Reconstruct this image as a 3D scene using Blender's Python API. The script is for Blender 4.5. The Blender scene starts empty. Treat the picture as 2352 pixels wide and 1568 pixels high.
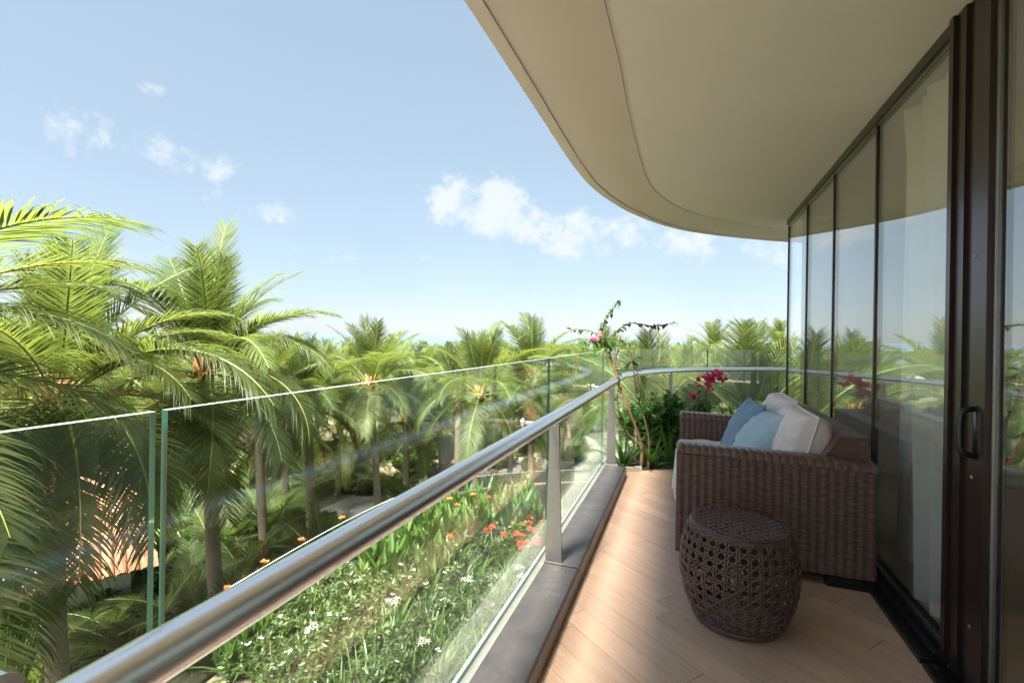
import bpy, math, random
import numpy as np
from mathutils import Vector, Matrix, noise as mnoise
R = math.radians
PI = math.pi
random.seed(7)
S = bpy.context.scene
COL = S.collection

# ------------------------------------------------------------------ camera
EYE, FPX, ROLL = 1.30, 1110.0, R(0.9)          # photo pixels are counted on a 2352 x 1568 grid
cam_d = bpy.data.cameras.new('camera'); cam = bpy.data.objects.new('camera', cam_d); COL.objects.link(cam)
cam.location = (0, 0, EYE)
cam.rotation_euler = (Matrix.Rotation(-ROLL, 3, 'Y') @ Matrix.Rotation(R(90), 3, 'X')).to_euler()
cam_d.sensor_width = 36; cam_d.lens = FPX / 2352 * 36; cam_d.shift_y = -10 / 2352
cam_d.clip_start = 0.05; cam_d.clip_end = 90000
S.camera = cam
S.view_settings.view_transform = 'Standard'; S.view_settings.look = 'None'; S.view_settings.gamma = 1
S.view_settings.use_curve_mapping = False
S.view_settings.exposure = 3.3
S.cycles.transparent_max_bounces = 24; S.cycles.max_bounces = 9; S.cycles.diffuse_bounces = 5
S.cycles.glossy_bounces = 5; S.cycles.transmission_bounces = 6
S.cycles.caustics_reflective = False; S.cycles.caustics_refractive = False
S.cycles.sample_clamp_indirect = 6

def ray(x, y):
    u = (x - 1176) / FPX; v = (774 - y) / FPX; c, s = math.cos(ROLL), math.sin(ROLL)
    return Vector((u * c - v * s, 1, u * s + v * c))
def PZ(x, y, z):                                # photo pixel -> point at height z
    d = ray(x, y); t = (z - EYE) / d.z
    return Vector((d.x * t, t, z))
def PD(x, y, dist):                             # photo pixel -> point at depth dist
    d = ray(x, y); return Vector((d.x * dist, dist, EYE + d.z * dist))

# ------------------------------------------------------------------ world and sun
SUN_EL, SUN_AZ = R(60), R(-160.2)
sunv = Vector((math.sin(SUN_AZ) * math.cos(SUN_EL), math.cos(SUN_AZ) * math.cos(SUN_EL), math.sin(SUN_EL)))
W = bpy.data.worlds.new('World'); S.world = W; W.use_nodes = True
def build_world():
    nt = W.node_tree; N = nt.nodes; L = nt.links; N.clear()
    def nd(t, **k):
        n = N.new(t)
        for a, b in k.items(): setattr(n, a, b)
        return n
    def mt(op, a, b=None, c=None):
        n = nd('ShaderNodeMath', operation=op)
        for i, v in enumerate((a, b, c)):
            if v is None: continue
            if isinstance(v, (int, float)): n.inputs[i].default_value = v
            else: L.new(v, n.inputs[i])
        return n.outputs[0]
    out = nd('ShaderNodeOutputWorld')
    sky = nd('ShaderNodeTexSky', sky_type='NISHITA', sun_disc=False, sun_elevation=SUN_EL, sun_rotation=SUN_AZ,
             air_density=.8, dust_density=.4, ozone_density=1.6, altitude=0)
    bg = nd('ShaderNodeBackground'); bg.inputs[1].default_value = 0.05
    gm = nd('ShaderNodeGamma'); gm.inputs[1].default_value = .485; L.new(sky.outputs[0], gm.inputs[0]); hs = nd('ShaderNodeHueSaturation'); hs.inputs['Saturation'].default_value = 1.12; hs.inputs['Hue'].default_value = .487; L.new(gm.outputs[0], hs.inputs['Color']); L.new(hs.outputs[0], bg.inputs[0])   # milky tropical air: flatter gradient
    tc = nd('ShaderNodeTexCoord'); g = tc.outputs['Generated']
    def dot(v):
        n = nd('ShaderNodeVectorMath', operation='DOT_PRODUCT'); L.new(g, n.inputs[0]); n.inputs[1].default_value = v
        return n.outputs['Value']
    ns = nd('ShaderNodeTexNoise'); ns.inputs['Scale'].default_value = 16; ns.inputs['Detail'].default_value = 9
    ns.inputs['Roughness'].default_value = 0.6; ns.inputs['Distortion'].default_value = 0.35; L.new(g, ns.inputs['Vector'])
    n3 = nd('ShaderNodeTexNoise'); n3.inputs['Scale'].default_value = 48; n3.inputs['Detail'].default_value = 8; n3.inputs['Roughness'].default_value = .65; L.new(g, n3.inputs['Vector'])
    nb = nd('ShaderNodeTexNoise'); nb.inputs['Scale'].default_value = 3.2; nb.inputs['Detail'].default_value = 6
    nb.inputs['Roughness'].default_value = 0.6; L.new(g, nb.inputs['Vector'])
    # cumulus puffs: (photo x, y, half width, half height, thickness)
    puffs = [(195, 305, 70, 40, .6), (330, 345, 80, 30, .45), (500, 385, 35, 22, .35), (370, 206, 25, 10, .3),
             (525, 470, 36, 17, .45), (625, 483, 46, 24, .7), (1035, 460, 62, 45, 1.15), (1140, 480, 78, 52, 1.15),
             (1215, 515, 60, 34, .85), (1310, 540, 95, 40, .75), (1450, 525, 70, 32, .45), (1570, 552, 85, 34, .6),
             (1850, 560, 90, 34, .5), (820, 592, 110, 10, .22), (-300, 420, 110, 45, .8), (-520, 520, 130, 40, .7),
             (2500, 500, 120, 50, .8)]
    acc = None
    for x, y, rx, ry, k in puffs:
        c = ray(x, y); ln = c.length; c = c / ln
        e1 = Vector((c.y, -c.x, 0)).normalized(); e2 = c.cross(e1).normalized()
        sx = rx / FPX / ln * 1.15; sy = ry / FPX / ln * 1.25
        a = mt('MULTIPLY', dot(e1), 1 / sx); b = mt('MULTIPLY', dot(e2), 1 / sy)
        m = mt('ADD', mt('MULTIPLY', a, a), mt('MULTIPLY', b, b))
        m = mt('MULTIPLY', mt('SUBTRACT', 1.35, m), k)
        m = mt('MULTIPLY', mt('MAXIMUM', m, -1.5), mt('GREATER_THAN', dot(c), 0.5))
        m = mt('ADD', m, mt('MULTIPLY', mt('SUBTRACT', 1, mt('GREATER_THAN', dot(c), 0.5)), -1.5))
        acc = m if acc is None else mt('MAXIMUM', acc, m)
    dens = mt('ADD', mt('MULTIPLY', acc, .62), mt('ADD', mt('MULTIPLY', mt('SUBTRACT', ns.outputs[0], .5), 2.6), mt('MULTIPLY', mt('SUBTRACT', n3.outputs[0], .5), 1.3)))
    mr = nd('ShaderNodeMapRange', interpolation_type='SMOOTHSTEP'); L.new(dens, mr.inputs[0])
    mr.inputs[1].default_value = .02; mr.inputs[2].default_value = .85; mr.inputs[4].default_value = .93
    # thin high veil all over the sky
    mv = nd('ShaderNodeMapRange', interpolation_type='SMOOTHSTEP'); L.new(nb.outputs[0], mv.inputs[0])
    mv.inputs[1].default_value = .38; mv.inputs[2].default_value = .8; mv.inputs[3].default_value = .36; mv.inputs[4].default_value = .52
    ve = nd('ShaderNodeBackground'); ve.inputs[0].default_value = (.60, .755, .95, 1); ve.inputs[1].default_value = .089
    mx0 = nd('ShaderNodeMixShader'); L.new(mv.outputs[0], mx0.inputs[0]); L.new(bg.outputs[0], mx0.inputs[1]); L.new(ve.outputs[0], mx0.inputs[2])
    fac = mr.outputs[0]
    cl = nd('ShaderNodeBackground'); cl.inputs[0].default_value = (.86, .93, 1.0, 1); cl.inputs[1].default_value = .108
    mix = nd('ShaderNodeMixShader'); L.new(fac, mix.inputs[0]); L.new(mx0.outputs[0], mix.inputs[1]); L.new(cl.outputs[0], mix.inputs[2])
    L.new(mix.outputs[0], out.inputs[0])
build_world()
sd = bpy.data.lights.new('sun', 'SUN'); sd.energy = 5.0; sd.angle = R(28); sd.color = (1, .93, .80)
sun = bpy.data.objects.new('sun', sd); COL.objects.link(sun)
sun.rotation_euler = sunv.to_track_quat('Z', 'Y').to_euler(); sun.location = sunv * 60

# ------------------------------------------------------------------ materials
MATS = {}
def mat(name, col, rough=.5, metal=0, spec=.5, var=0, vscale=8, bump=0, bscale=60, rnd=0, trans=0, tcol=None, stretch=None, coord='Object', detail=5, aniso=0, sheen=0):
    m = bpy.data.materials.new(name); m.use_nodes = True; nt = m.node_tree; N = nt.nodes; L = nt.links
    b = N['Principled BSDF']; b.inputs['Roughness'].default_value = rough; b.inputs['Metallic'].default_value = metal
    b.inputs['Specular IOR Level'].default_value = spec; b.inputs['Anisotropic'].default_value = aniso
    b.inputs['Sheen Weight'].default_value = sheen
    b.inputs['Base Color'].default_value = (*col, 1)
    csock = None
    tc = N.new('ShaderNodeTexCoord'); v = tc.outputs[coord]
    if stretch:
        mp = N.new('ShaderNodeMapping'); mp.inputs['Scale'].default_value = stretch; L.new(v, mp.inputs[0]); v = mp.outputs[0]
    if var or rnd:
        hs = N.new('ShaderNodeHueSaturation'); hs.inputs['Color'].default_value = (*col, 1)
        val = None
        if var:
            n = N.new('ShaderNodeTexNoise'); n.inputs['Scale'].default_value = vscale; n.inputs['Detail'].default_value = detail
            n.inputs['Roughness'].default_value = .6; L.new(v, n.inputs['Vector'])
            a = N.new('ShaderNodeMapRange'); L.new(n.outputs[0], a.inputs[0]); a.inputs[1].default_value = .25; a.inputs[2].default_value = .75
            a.inputs[3].default_value = 1 - var; a.inputs[4].default_value = 1 + var; val = a.outputs[0]
        if rnd:
            oi = N.new('ShaderNodeObjectInfo')
            a = N.new('ShaderNodeMapRange'); L.new(oi.outputs['Random'], a.inputs[0]); a.inputs[3].default_value = 1 - rnd; a.inputs[4].default_value = 1 + rnd
            if val is not None:
                q = N.new('ShaderNodeMath'); q.operation = 'MULTIPLY'; L.new(val, q.inputs[0]); L.new(a.outputs[0], q.inputs[1]); val = q.outputs[0]
            else: val = a.outputs[0]
            h = N.new('ShaderNodeMapRange'); w = N.new('ShaderNodeTexWhiteNoise'); w.noise_dimensions = '1D'; L.new(oi.outputs['Random'], w.inputs['W'])
            L.new(w.outputs[0], h.inputs[0]); h.inputs[3].default_value = .5 - rnd * .07; h.inputs[4].default_value = .5 + rnd * .07; L.new(h.outputs[0], hs.inputs['Hue'])
        L.new(val, hs.inputs['Value']); csock = hs.outputs[0]; L.new(csock, b.inputs['Base Color'])
    if bump:
        n = N.new('ShaderNodeTexNoise'); n.inputs['Scale'].default_value = bscale; n.inputs['Detail'].default_value = 6; L.new(v, n.inputs['Vector'])
        bp = N.new('ShaderNodeBump'); bp.inputs['Strength'].default_value = bump; bp.inputs['Distance'].default_value = .02
        L.new(n.outputs[0], bp.inputs['Height']); L.new(bp.outputs[0], b.inputs['Normal'])
    if trans:
        t = N.new('ShaderNodeBsdfTranslucent'); t.inputs[0].default_value = (*(tcol or col), 1)
        mx = N.new('ShaderNodeMixShader'); mx.inputs[0].default_value = trans
        L.new(b.outputs[0], mx.inputs[1]); L.new(t.outputs[0], mx.inputs[2]); L.new(mx.outputs[0], N['Material Output'].inputs[0])
    MATS[name] = m
    return m
def glass_mat(name, tint, ior, rough=0.0, smear=0):
    m = bpy.data.materials.new(name); m.use_nodes = True; nt = m.node_tree; N = nt.nodes; L = nt.links; N.clear()
    o = N.new('ShaderNodeOutputMaterial'); t = N.new('ShaderNodeBsdfTransparent'); t.inputs[0].default_value = (*tint, 1)
    g = N.new('ShaderNodeBsdfGlossy'); g.inputs['Roughness'].default_value = rough; g.inputs[0].default_value = (.97, 1, .99, 1)
    fr = N.new('ShaderNodeFresnel'); ge = N.new('ShaderNodeNewGeometry'); mp = N.new('ShaderNodeMapRange')
    L.new(ge.outputs['Backfacing'], mp.inputs[0]); mp.inputs[3].default_value = ior; mp.inputs[4].default_value = 1 / ior
    L.new(mp.outputs[0], fr.inputs[0])
    mx = N.new('ShaderNodeMixShader'); L.new(fr.outputs[0], mx.inputs[0]); L.new(t.outputs[0], mx.inputs[1]); L.new(g.outputs[0], mx.inputs[2])
    last = mx
    if smear:
        df = N.new('ShaderNodeBsdfDiffuse'); df.inputs[0].default_value = (.75, .8, .78, 1)
        tc = N.new('ShaderNodeTexCoord'); n = N.new('ShaderNodeTexNoise'); n.inputs['Scale'].default_value = 2.2; n.inputs['Detail'].default_value = 7
        L.new(tc.outputs['Object'], n.inputs['Vector']); a = N.new('ShaderNodeMapRange'); L.new(n.outputs[0], a.inputs[0])
        a.inputs[1].default_value = .4; a.inputs[2].default_value = .8; a.inputs[3].default_value = smear * .3; a.inputs[4].default_value = smear
        m2 = N.new('ShaderNodeMixShader'); L.new(a.outputs[0], m2.inputs[0]); L.new(mx.outputs[0], m2.inputs[1]); L.new(df.outputs[0], m2.inputs[2]); last = m2
    L.new(last.outputs[0], o.inputs[0]); MATS[name] = m; return m

mat('steel', (.84, .83, .84), .25, 1, bump=.05, bscale=30, stretch=(1, 1, 60), aniso=.3)
mat('steel_dull', (.36, .34, .35), .38, 1, var=.1, vscale=12, bump=.06, bscale=40)
glass_mat('balcony_glass', (.955, .985, .965), 1.6, 0, .012)
mat('glass_edge', (.004, .055, .045), .08, spec=.8, trans=.12, tcol=(.02, .3, .22))
mat('glass_top_edge', (.40, .46, .45), .18, spec=.8)
glass_mat('facade_glass', (.985, .99, .985), 2.25, 0)
mat('bronze', (.058, .036, .034), .27, .5, var=.1)
mat('black_frame', (.02, .019, .02), .32, .3)
mat('black_plastic', (.012, .012, .013), .3)
mat('ceiling_paint', (.90, .86, .90), .8, var=.025, vscale=1.5, bump=.02, bscale=90)
mat('soffit_paint', (.80, .73, .75), .8, var=.03, vscale=1.5, bump=.02, bscale=90)
mat('wall_paint', (.82, .80, .76), .8, var=.03)
mat('concrete_white', (.52, .51, .47), .7, var=.08, vscale=14)
mat('stone', (.085, .08, .082), .42, var=.22, vscale=9, bump=.35, bscale=22, rnd=.08)
mat('screed', (.19, .125, .09), .8)
mat('room_floor', (.45, .36, .28), .5)
mat('room_wall', (.7, .67, .62), .8)
mat('curtain', (.93, .92, .88), .9, bump=.05, bscale=220, trans=.12, tcol=(.8, .78, .7))
mat('wicker', (.145, .076, .060), .36, spec=.55, var=.5, vscale=1, stretch=(14, 14, 105), detail=2)
mat('wicker_cap', (.15, .078, .062), .34, spec=.55, var=.3, vscale=25)
mat('stool_wicker', (.125, .070, .062), .33, spec=.55, var=.3, vscale=35)
mat('linen', (.88, .75, .73), .9, var=.05, vscale=6, bump=.25, bscale=14, sheen=.2)
mat('blue_fabric', (.17, .29, .45), .8, var=.22, vscale=22, bump=.2, bscale=16, stretch=(1, 14, 1), sheen=.2)
mat('pale_blue_fabric', (.44, .58, .69), .8, var=.2, vscale=22, bump=.2, bscale=16, stretch=(1, 14, 1), sheen=.2)
mat('soil', (.055, .04, .03), .95, var=.4, vscale=20, bump=.6, bscale=40)
mat('bed_soil', (.11, .095, .065), .95, var=.5, vscale=6, bump=.6, bscale=30)
mat('paver', (.30, .29, .28), .8, var=.2, vscale=6, bump=.2, bscale=20)
mat('asphalt', (.12, .12, .125), .85, var=.18, vscale=.8, bump=.3, bscale=40)
mat('sand', (.26, .20, .13), .9, var=.2, vscale=.6)
mat('lawn', (.055, .095, .018), .9, var=.35, vscale=1.2, bump=.6, bscale=60)
mat('ground_earth', (.05, .055, .025), .95, var=.5, vscale=.35, bump=.4, bscale=12)
mat('bark', (.23, .185, .145), .85, var=.35, vscale=6, bump=.6, bscale=14, stretch=(1, 1, 5))
mat('palm_boot', (.34, .15, .055), .7, var=.35, vscale=8)
mat('rachis', (.15, .16, .03), .45, var=.1, rnd=.12)
mat('frond_leaf', (.058, .086, .026), .5, spec=.3, rnd=.32, var=.3, vscale=1.6, trans=.46, tcol=(.145, .195, .035))
mat('frond_dry', (.24, .15, .06), .7, rnd=.2, trans=.3, tcol=(.35, .22, .06))
mat('coconut', (.16, .17, .03), .45, var=.3)
mat('strap_leaf', (.045, .082, .017), .45, rnd=.32, trans=.3, tcol=(.11, .18, .025))
mat('dark_strap_leaf', (.028, .066, .024), .42, rnd=.28, trans=.3, tcol=(.06, .15, .04))
mat('canna_leaf', (.05, .10, .018), .42, rnd=.28, trans=.35, tcol=(.13, .24, .025))
mat('shrub_leaf', (.042, .076, .018), .45, rnd=.34, trans=.3, tcol=(.10, .16, .025))
mat('planter_leaf', (.065, .16, .03), .36, rnd=.35, trans=.35, tcol=(.14, .30, .04))
mat('hedge_leaf', (.06, .105, .016), .42, rnd=.3, trans=.3, tcol=(.16, .24, .02))
mat('bract', (.90, .10, .30), .6, rnd=.2, trans=.45, tcol=(.95, .14, .38))
mat('orange_petal', (.85, .17, .03), .55, rnd=.25, trans=.3, tcol=(.9, .25, .05))
mat('red_petal', (.72, .085, .045), .55, rnd=.25, trans=.2, tcol=(.8, .12, .06))
mat('white_petal', (.55, .55, .52), .6, trans=.3, tcol=(.85, .85, .8))
mat('bougainvillea_bark', (.26, .14, .085), .8, var=.3, vscale=16, bump=.4, bscale=40)
mat('twig', (.12, .10, .06), .8)
mat('roof_tile', (.40, .16, .10), .75, rnd=.18, var=.15, vscale=8)
mat('ochre_paint', (.55, .30, .08), .8, var=.2, vscale=3)
mat('yellow_paint', (.75, .42, .05), .6)
mat('boat_white', (.8, .8, .78), .5)
mat('boat_red', (.45, .12, .07), .5)
mat('boulder', (.34, .32, .30), .9, var=.3, vscale=4, bump=.5, bscale=10)
def wood_mat():
    m = bpy.data.materials.new('wood_tile'); m.use_nodes = True; nt = m.node_tree; N = nt.nodes; L = nt.links; b = N['Principled BSDF']
    tc = N.new('ShaderNodeTexCoord'); oi = N.new('ShaderNodeObjectInfo'); ad = N.new('ShaderNodeVectorMath'); ad.operation = 'ADD'
    cx = N.new('ShaderNodeCombineXYZ'); k = N.new('ShaderNodeMath'); k.operation = 'MULTIPLY'; k.inputs[1].default_value = 60; L.new(oi.outputs['Random'], k.inputs[0])
    for i in range(3): L.new(k.outputs[0], cx.inputs[i])
    L.new(tc.outputs['Object'], ad.inputs[0]); L.new(cx.outputs[0], ad.inputs[1])
    mp = N.new('ShaderNodeMapping'); mp.inputs['Scale'].default_value = (1.6, 22, 1); L.new(ad.outputs[0], mp.inputs[0])
    n = N.new('ShaderNodeTexNoise'); n.inputs['Scale'].default_value = 2.4; n.inputs['Detail'].default_value = 8; n.inputs['Distortion'].default_value = 1.2; n.inputs['Roughness'].default_value = .62
    L.new(mp.outputs[0], n.inputs['Vector'])
    cr = N.new('ShaderNodeValToRGB'); L.new(n.outputs[0], cr.inputs[0]); e = cr.color_ramp.elements
    e[0].position = .25; e[0].color = (.56, .36, .255, 1); e[1].position = .75; e[1].color = (.74, .525, .40, 1)
    hs = N.new('ShaderNodeHueSaturation'); L.new(cr.outputs[0], hs.inputs['Color'])
    a = N.new('ShaderNodeMapRange'); L.new(oi.outputs['Random'], a.inputs[0]); a.inputs[3].default_value = .9; a.inputs[4].default_value = 1.1; L.new(a.outputs[0], hs.inputs['Value'])
    L.new(hs.outputs[0], b.inputs['Base Color']); b.inputs['Roughness'].default_value = .42
    bp = N.new('ShaderNodeBump'); bp.inputs['Strength'].default_value = .12; bp.inputs['Distance'].default_value = .01; L.new(n.outputs[0], bp.inputs['Height']); L.new(bp.outputs[0], b.inputs['Normal'])
    MATS['wood_tile'] = m
wood_mat()
def sea_mat():
    m = mat('sea_water', (.06, .095, .13), .28, spec=.5)
    N = m.node_tree.nodes; L = m.node_tree.links; b = N['Principled BSDF']
    tc = N.new('ShaderNodeTexCoord'); mp = N.new('ShaderNodeMapping'); mp.inputs['Scale'].default_value = (.05, .25, 1); L.new(tc.outputs['Object'], mp.inputs[0])
    n = N.new('ShaderNodeTexNoise'); n.inputs['Scale'].default_value = 1; n.inputs['Detail'].default_value = 8; L.new(mp.outputs[0], n.inputs['Vector'])
    bp = N.new('ShaderNodeBump'); bp.inputs['Strength'].default_value = .5; bp.inputs['Distance'].default_value = .6; L.new(n.outputs[0], bp.inputs['Height']); L.new(bp.outputs[0], b.inputs['Normal'])
sea_mat()

# ------------------------------------------------------------------ mesh helpers
class MB:
    def __init__(s): s.v = []; s.f = []; s.m = []
    def add(s, vs, fs, mi=0):
        o = len(s.v); s.v.extend([tuple(p) for p in vs]); s.f.extend([tuple(i + o for i in f) for f in fs]); s.m.extend([mi] * len(fs)); return s
    def box(s, lo, hi, mi=0, M=None):
        x0, y0, z0 = lo; x1, y1, z1 = hi
        vs = [Vector(p) for p in ((x0,y0,z0),(x1,y0,z0),(x1,y1,z0),(x0,y1,z0),(x0,y0,z1),(x1,y0,z1),(x1,y1,z1),(x0,y1,z1))]
        if M is not None: vs = [M @ p for p in vs]
        return s.add(vs, [(3,2,1,0),(4,5,6,7),(0,1,5,4),(1,2,6,5),(2,3,7,6),(3,0,4,7)], mi)
    def tube(s, pts, rad, n=8, mi=0, cap=True):
        pts = [Vector(p) for p in pts]; k = len(pts); rad = rad if hasattr(rad, '__len__') else [rad] * k
        T = [(pts[min(i+1,k-1)] - pts[max(i-1,0)]).normalized() for i in range(k)]
        up = Vector((0,0,1)) if abs(T[0].z) < .95 else Vector((1,0,0))
        A = T[0].cross(up).normalized(); vs = []
        for i in range(k):
            A = (A - T[i] * A.dot(T[i])).normalized(); B = T[i].cross(A)
            for j in range(n):
                a = 2 * PI * j / n; vs.append(pts[i] + (A * math.cos(a) + B * math.sin(a)) * rad[i])
        fs = [(i*n+j, i*n+(j+1)%n, (i+1)*n+(j+1)%n, (i+1)*n+j) for i in range(k-1) for j in range(n)]
        if cap: fs += [tuple(range(n-1,-1,-1)), tuple((k-1)*n+j for j in range(n))]
        return s.add(vs, fs, mi)
    def sphere(s, c, r, n=8, m=6, mi=0, sc=(1,1,1)):
        c = Vector(c); vs = [c + Vector((0,0,r*sc[2]))]
        for i in range(1, m):
            t = PI*i/m
            for j in range(n):
                a = 2*PI*j/n; vs.append(c + Vector((r*sc[0]*math.sin(t)*math.cos(a), r*sc[1]*math.sin(t)*math.sin(a), r*sc[2]*math.cos(t))))
        vs.append(c - Vector((0,0,r*sc[2]))); fs = [(0,1+j,1+(j+1)%n) for j in range(n)]
        for i in range(m-2): fs += [(1+i*n+j, 1+(i+1)*n+j, 1+(i+1)*n+(j+1)%n, 1+i*n+(j+1)%n) for j in range(n)]
        e = len(vs)-1; fs += [(e, e-n+(j+1)%n, e-n+j) for j in range(n)]
        return s.add(vs, fs, mi)
    def mesh(s, name, mats, smooth=False):
        me = bpy.data.meshes.new(name); me.from_pydata(s.v, [], s.f)
        for q in (mats if isinstance(mats, (list, tuple)) else [mats]): me.materials.append(MATS[q])
        if any(s.m): me.polygons.foreach_set('material_index', s.m)
        if smooth: me.polygons.foreach_set('use_smooth', [True] * len(s.f))
        me.update(); return me
    def obj(s, name, mats, parent=None, smooth=False): return link(name, s.mesh(name, mats, smooth), parent)
def link(name, me, parent=None, loc=None, rot=None, sc=None):
    o = bpy.data.objects.new(name, me); COL.objects.link(o)
    if parent is not None: o.parent = parent
    if loc is not None: o.location = loc
    if rot is not None: o.rotation_euler = rot
    if sc is not None: o.scale = sc if hasattr(sc, '__len__') else (sc,)*3
    return o
def tag(o, label, cat, group=None):
    o['label'] = label; o['category'] = cat
    if group: o['group'] = group
    return o
def thing(name, label, cat, loc=(0,0,0), rz=0, group=None):
    o = link(name, None, None, loc, (0,0,rz)); o.empty_display_size = .1
    return tag(o, label, cat, group)
def struct(o): o['kind'] = 'structure'; return o
def stuff(o): o['kind'] = 'stuff'; return o
def resample(pts, n):
    pts = [Vector(p) for p in pts]; d = [0]
    for a, b in zip(pts, pts[1:]): d.append(d[-1] + (b-a).length)
    out = []; j = 0
    for i in range(n):
        t = d[-1]*i/(n-1)
        while j < len(pts)-2 and d[j+1] < t: j += 1
        q = (t-d[j])/max(1e-9, d[j+1]-d[j]); out.append(pts[j].lerp(pts[j+1], min(1, q)))
    return out
def smooth_poly(pts, it=3):                       # Chaikin
    pts = [Vector(p) for p in pts]
    for _ in range(it):
        q = [pts[0]]
        for a, b in zip(pts, pts[1:]): q += [a.lerp(b, .25), a.lerp(b, .75)]
        pts = q + [pts[-1]]
    return pts
def offset2d(pts, d):                             # to the left of the walking direction
    out = []
    for i, p in enumerate(pts):
        t = pts[min(i+1,len(pts)-1)] - pts[max(i-1,0)]; t = Vector((t.x,t.y,0)).normalized()
        out.append(Vector((p.x - t.y*d, p.y + t.x*d, p.z)))
    return out
def clip_poly(poly, clip):                        # Sutherland-Hodgman, clip is convex and counter-clockwise
    for i in range(len(clip)):
        a, b = clip[i], clip[(i+1)%len(clip)]; e = (b[0]-a[0], b[1]-a[1]); out = []
        ins = lambda p: e[0]*(p[1]-a[1]) - e[1]*(p[0]-a[0]) >= 0
        for j in range(len(poly)):
            p, q = poly[j], poly[(j+1)%len(poly)]
            if ins(p) != ins(q):
                den = e[0]*(q[1]-p[1]) - e[1]*(q[0]-p[0]); t = -(e[0]*(p[1]-a[1]) - e[1]*(p[0]-a[0]))/den
                x = (p[0]+(q[0]-p[0])*t, p[1]+(q[1]-p[1])*t)
                out += [p, x] if ins(p) else [x]
            elif ins(p): out.append(p)
        poly = out
        if not poly: return []
    return poly
def inside(p, poly):
    c = False; n = len(poly)
    for i in range(n):
        a, b = poly[i], poly[(i+1)%n]
        if (a[1] > p[1]) != (b[1] > p[1]) and p[0] < (b[0]-a[0])*(p[1]-a[1])/(b[1]-a[1]) + a[0]: c = not c
    return c
def sheet(name, poly, z, m, parent=None):
    mb = MB().add([(p[0],p[1],z) for p in poly], [tuple(range(len(poly)))]); return mb.obj(name, m, parent)
def prism(mb, poly, z0, z1, mi=0):
    n = len(poly); mb.add([(p[0],p[1],z0) for p in poly]+[(p[0],p[1],z1) for p in poly],
        [tuple(range(n-1,-1,-1)), tuple(range(n,2*n))]+[(i,(i+1)%n,n+(i+1)%n,n+i) for i in range(n)], mi); return mb

# ------------------------------------------------------------------ plan lines of the terrace
GROUND = -6.5
DIR = Vector((.342, .940, 0)).normalized(); NRM = Vector((-DIR.y, DIR.x, 0))      # along the facade; outwards (to the garden)
FC = Vector((2.926, 5.174, 0))                                                      # facade corner
RAIL_Z = .876
rail0 = Vector((.243, 2.60, RAIL_Z)); RDIR = Vector((.335, .942, 0)).normalized(); RN = Vector((-RDIR.y, RDIR.x, 0))
rail_kink = rail0 + RDIR * 3.06
rail_far = [Vector((1.54,5.99,RAIL_Z)), Vector((1.87,6.37,RAIL_Z)), Vector((2.33,6.74,RAIL_Z)), Vector((2.80,6.98,RAIL_Z)), Vector((3.40,7.17,RAIL_Z)), Vector((4.15,7.25,RAIL_Z)), Vector((5.0,7.2,RAIL_Z)), Vector((6.2,6.9,RAIL_Z)), Vector((7.5,6.4,RAIL_Z))]
rail_line = [rail0 - RDIR*9] + [rail0 + RDIR*t for t in (-6,-3,0,1.5,2.6,2.9)] + smooth_poly([rail_kink - RDIR*.08, rail_kink, rail_kink.lerp(rail_far[0], .3)], 2) + smooth_poly(rail_far, 3)
rail_line = [Vector((p.x,p.y,0)) for p in rail_line]
glass_line = offset2d(rail_line, .20)

# ------------------------------------------------------------------ building
bld = thing('apartment_building', 'pale curved apartment block with a wide rounded soffit over the balcony', 'building')
CZ = 2.60
edge = [PZ(x, y, CZ) for x, y in [(1070,0),(1230,245),(1320,385),(1370,440),(1450,490),(1550,525),(1650,540),(1808,555)]]
edge = [edge[0] - DIR*12] + edge + [Vector((5.0,6.5,CZ)), Vector((8.5,6.2,CZ)), Vector((14,3.5,CZ))]
groove = [PZ(x, y, CZ) for x, y in [(1385,0),(1420,130),(1450,290),(1480,400),(1500,440),(1560,480),(1650,505),(1740,520),(1808,527)]]
groove = [groove[0] - DIR*12] + groove + [Vector((4.6,5.9,CZ)), Vector((8.2,5.6,CZ)), Vector((13.6,3.0,CZ))]
NS = 140
def even(pts): return resample(smooth_poly(pts, 3), NS)
edge = even(edge); groove = even(groove); lip = offset2d(edge, -.065); groove_in = offset2d(groove, -.022)
inner = resample([FC - DIR*16 + Vector((9,0,0)), Vector((9,-3,0)), Vector((12,1,0)), Vector((13,2,0))], NS)
def strip(mb, a, b, za, zb, mi=0):
    n = len(a); mb.add([(p.x,p.y,za) for p in a]+[(p.x,p.y,zb) for p in b], [(i,i+1,n+i+1,n+i) for i in range(n-1)], mi)
def slab(z, parent, thick=.42):
    mb = MB(); strip(mb, edge, edge, z+thick, z-.012); strip(mb, edge, lip, z-.012, z-.012); strip(mb, lip, lip, z-.012, z)
    strip(mb, lip, groove, z, z); strip(mb, inner, edge, z+thick, z+thick)
    mb.obj('soffit_edge', 'soffit_paint', parent)
    mb = MB(); strip(mb, groove, groove, z, z+.007); strip(mb, groove, groove_in, z+.007, z+.007); strip(mb, groove_in, groove_in, z+.007, z-.003)
    mb.obj('drip_groove', 'soffit_paint', parent)
    mb = MB(); strip(mb, groove_in, inner, z-.003, z-.003); mb.obj('ceiling', 'ceiling_paint', parent)
slab(CZ, bld)
for k in (1, 2, 3):
    z = CZ + 3.02*k
    mb = MB(); strip(mb, edge, edge, z+.42, z-.012); strip(mb, edge, inner, z, z); strip(mb, inner, edge, z+.42, z+.42); mb.obj('upper_slab', 'soffit_paint', bld)
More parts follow.
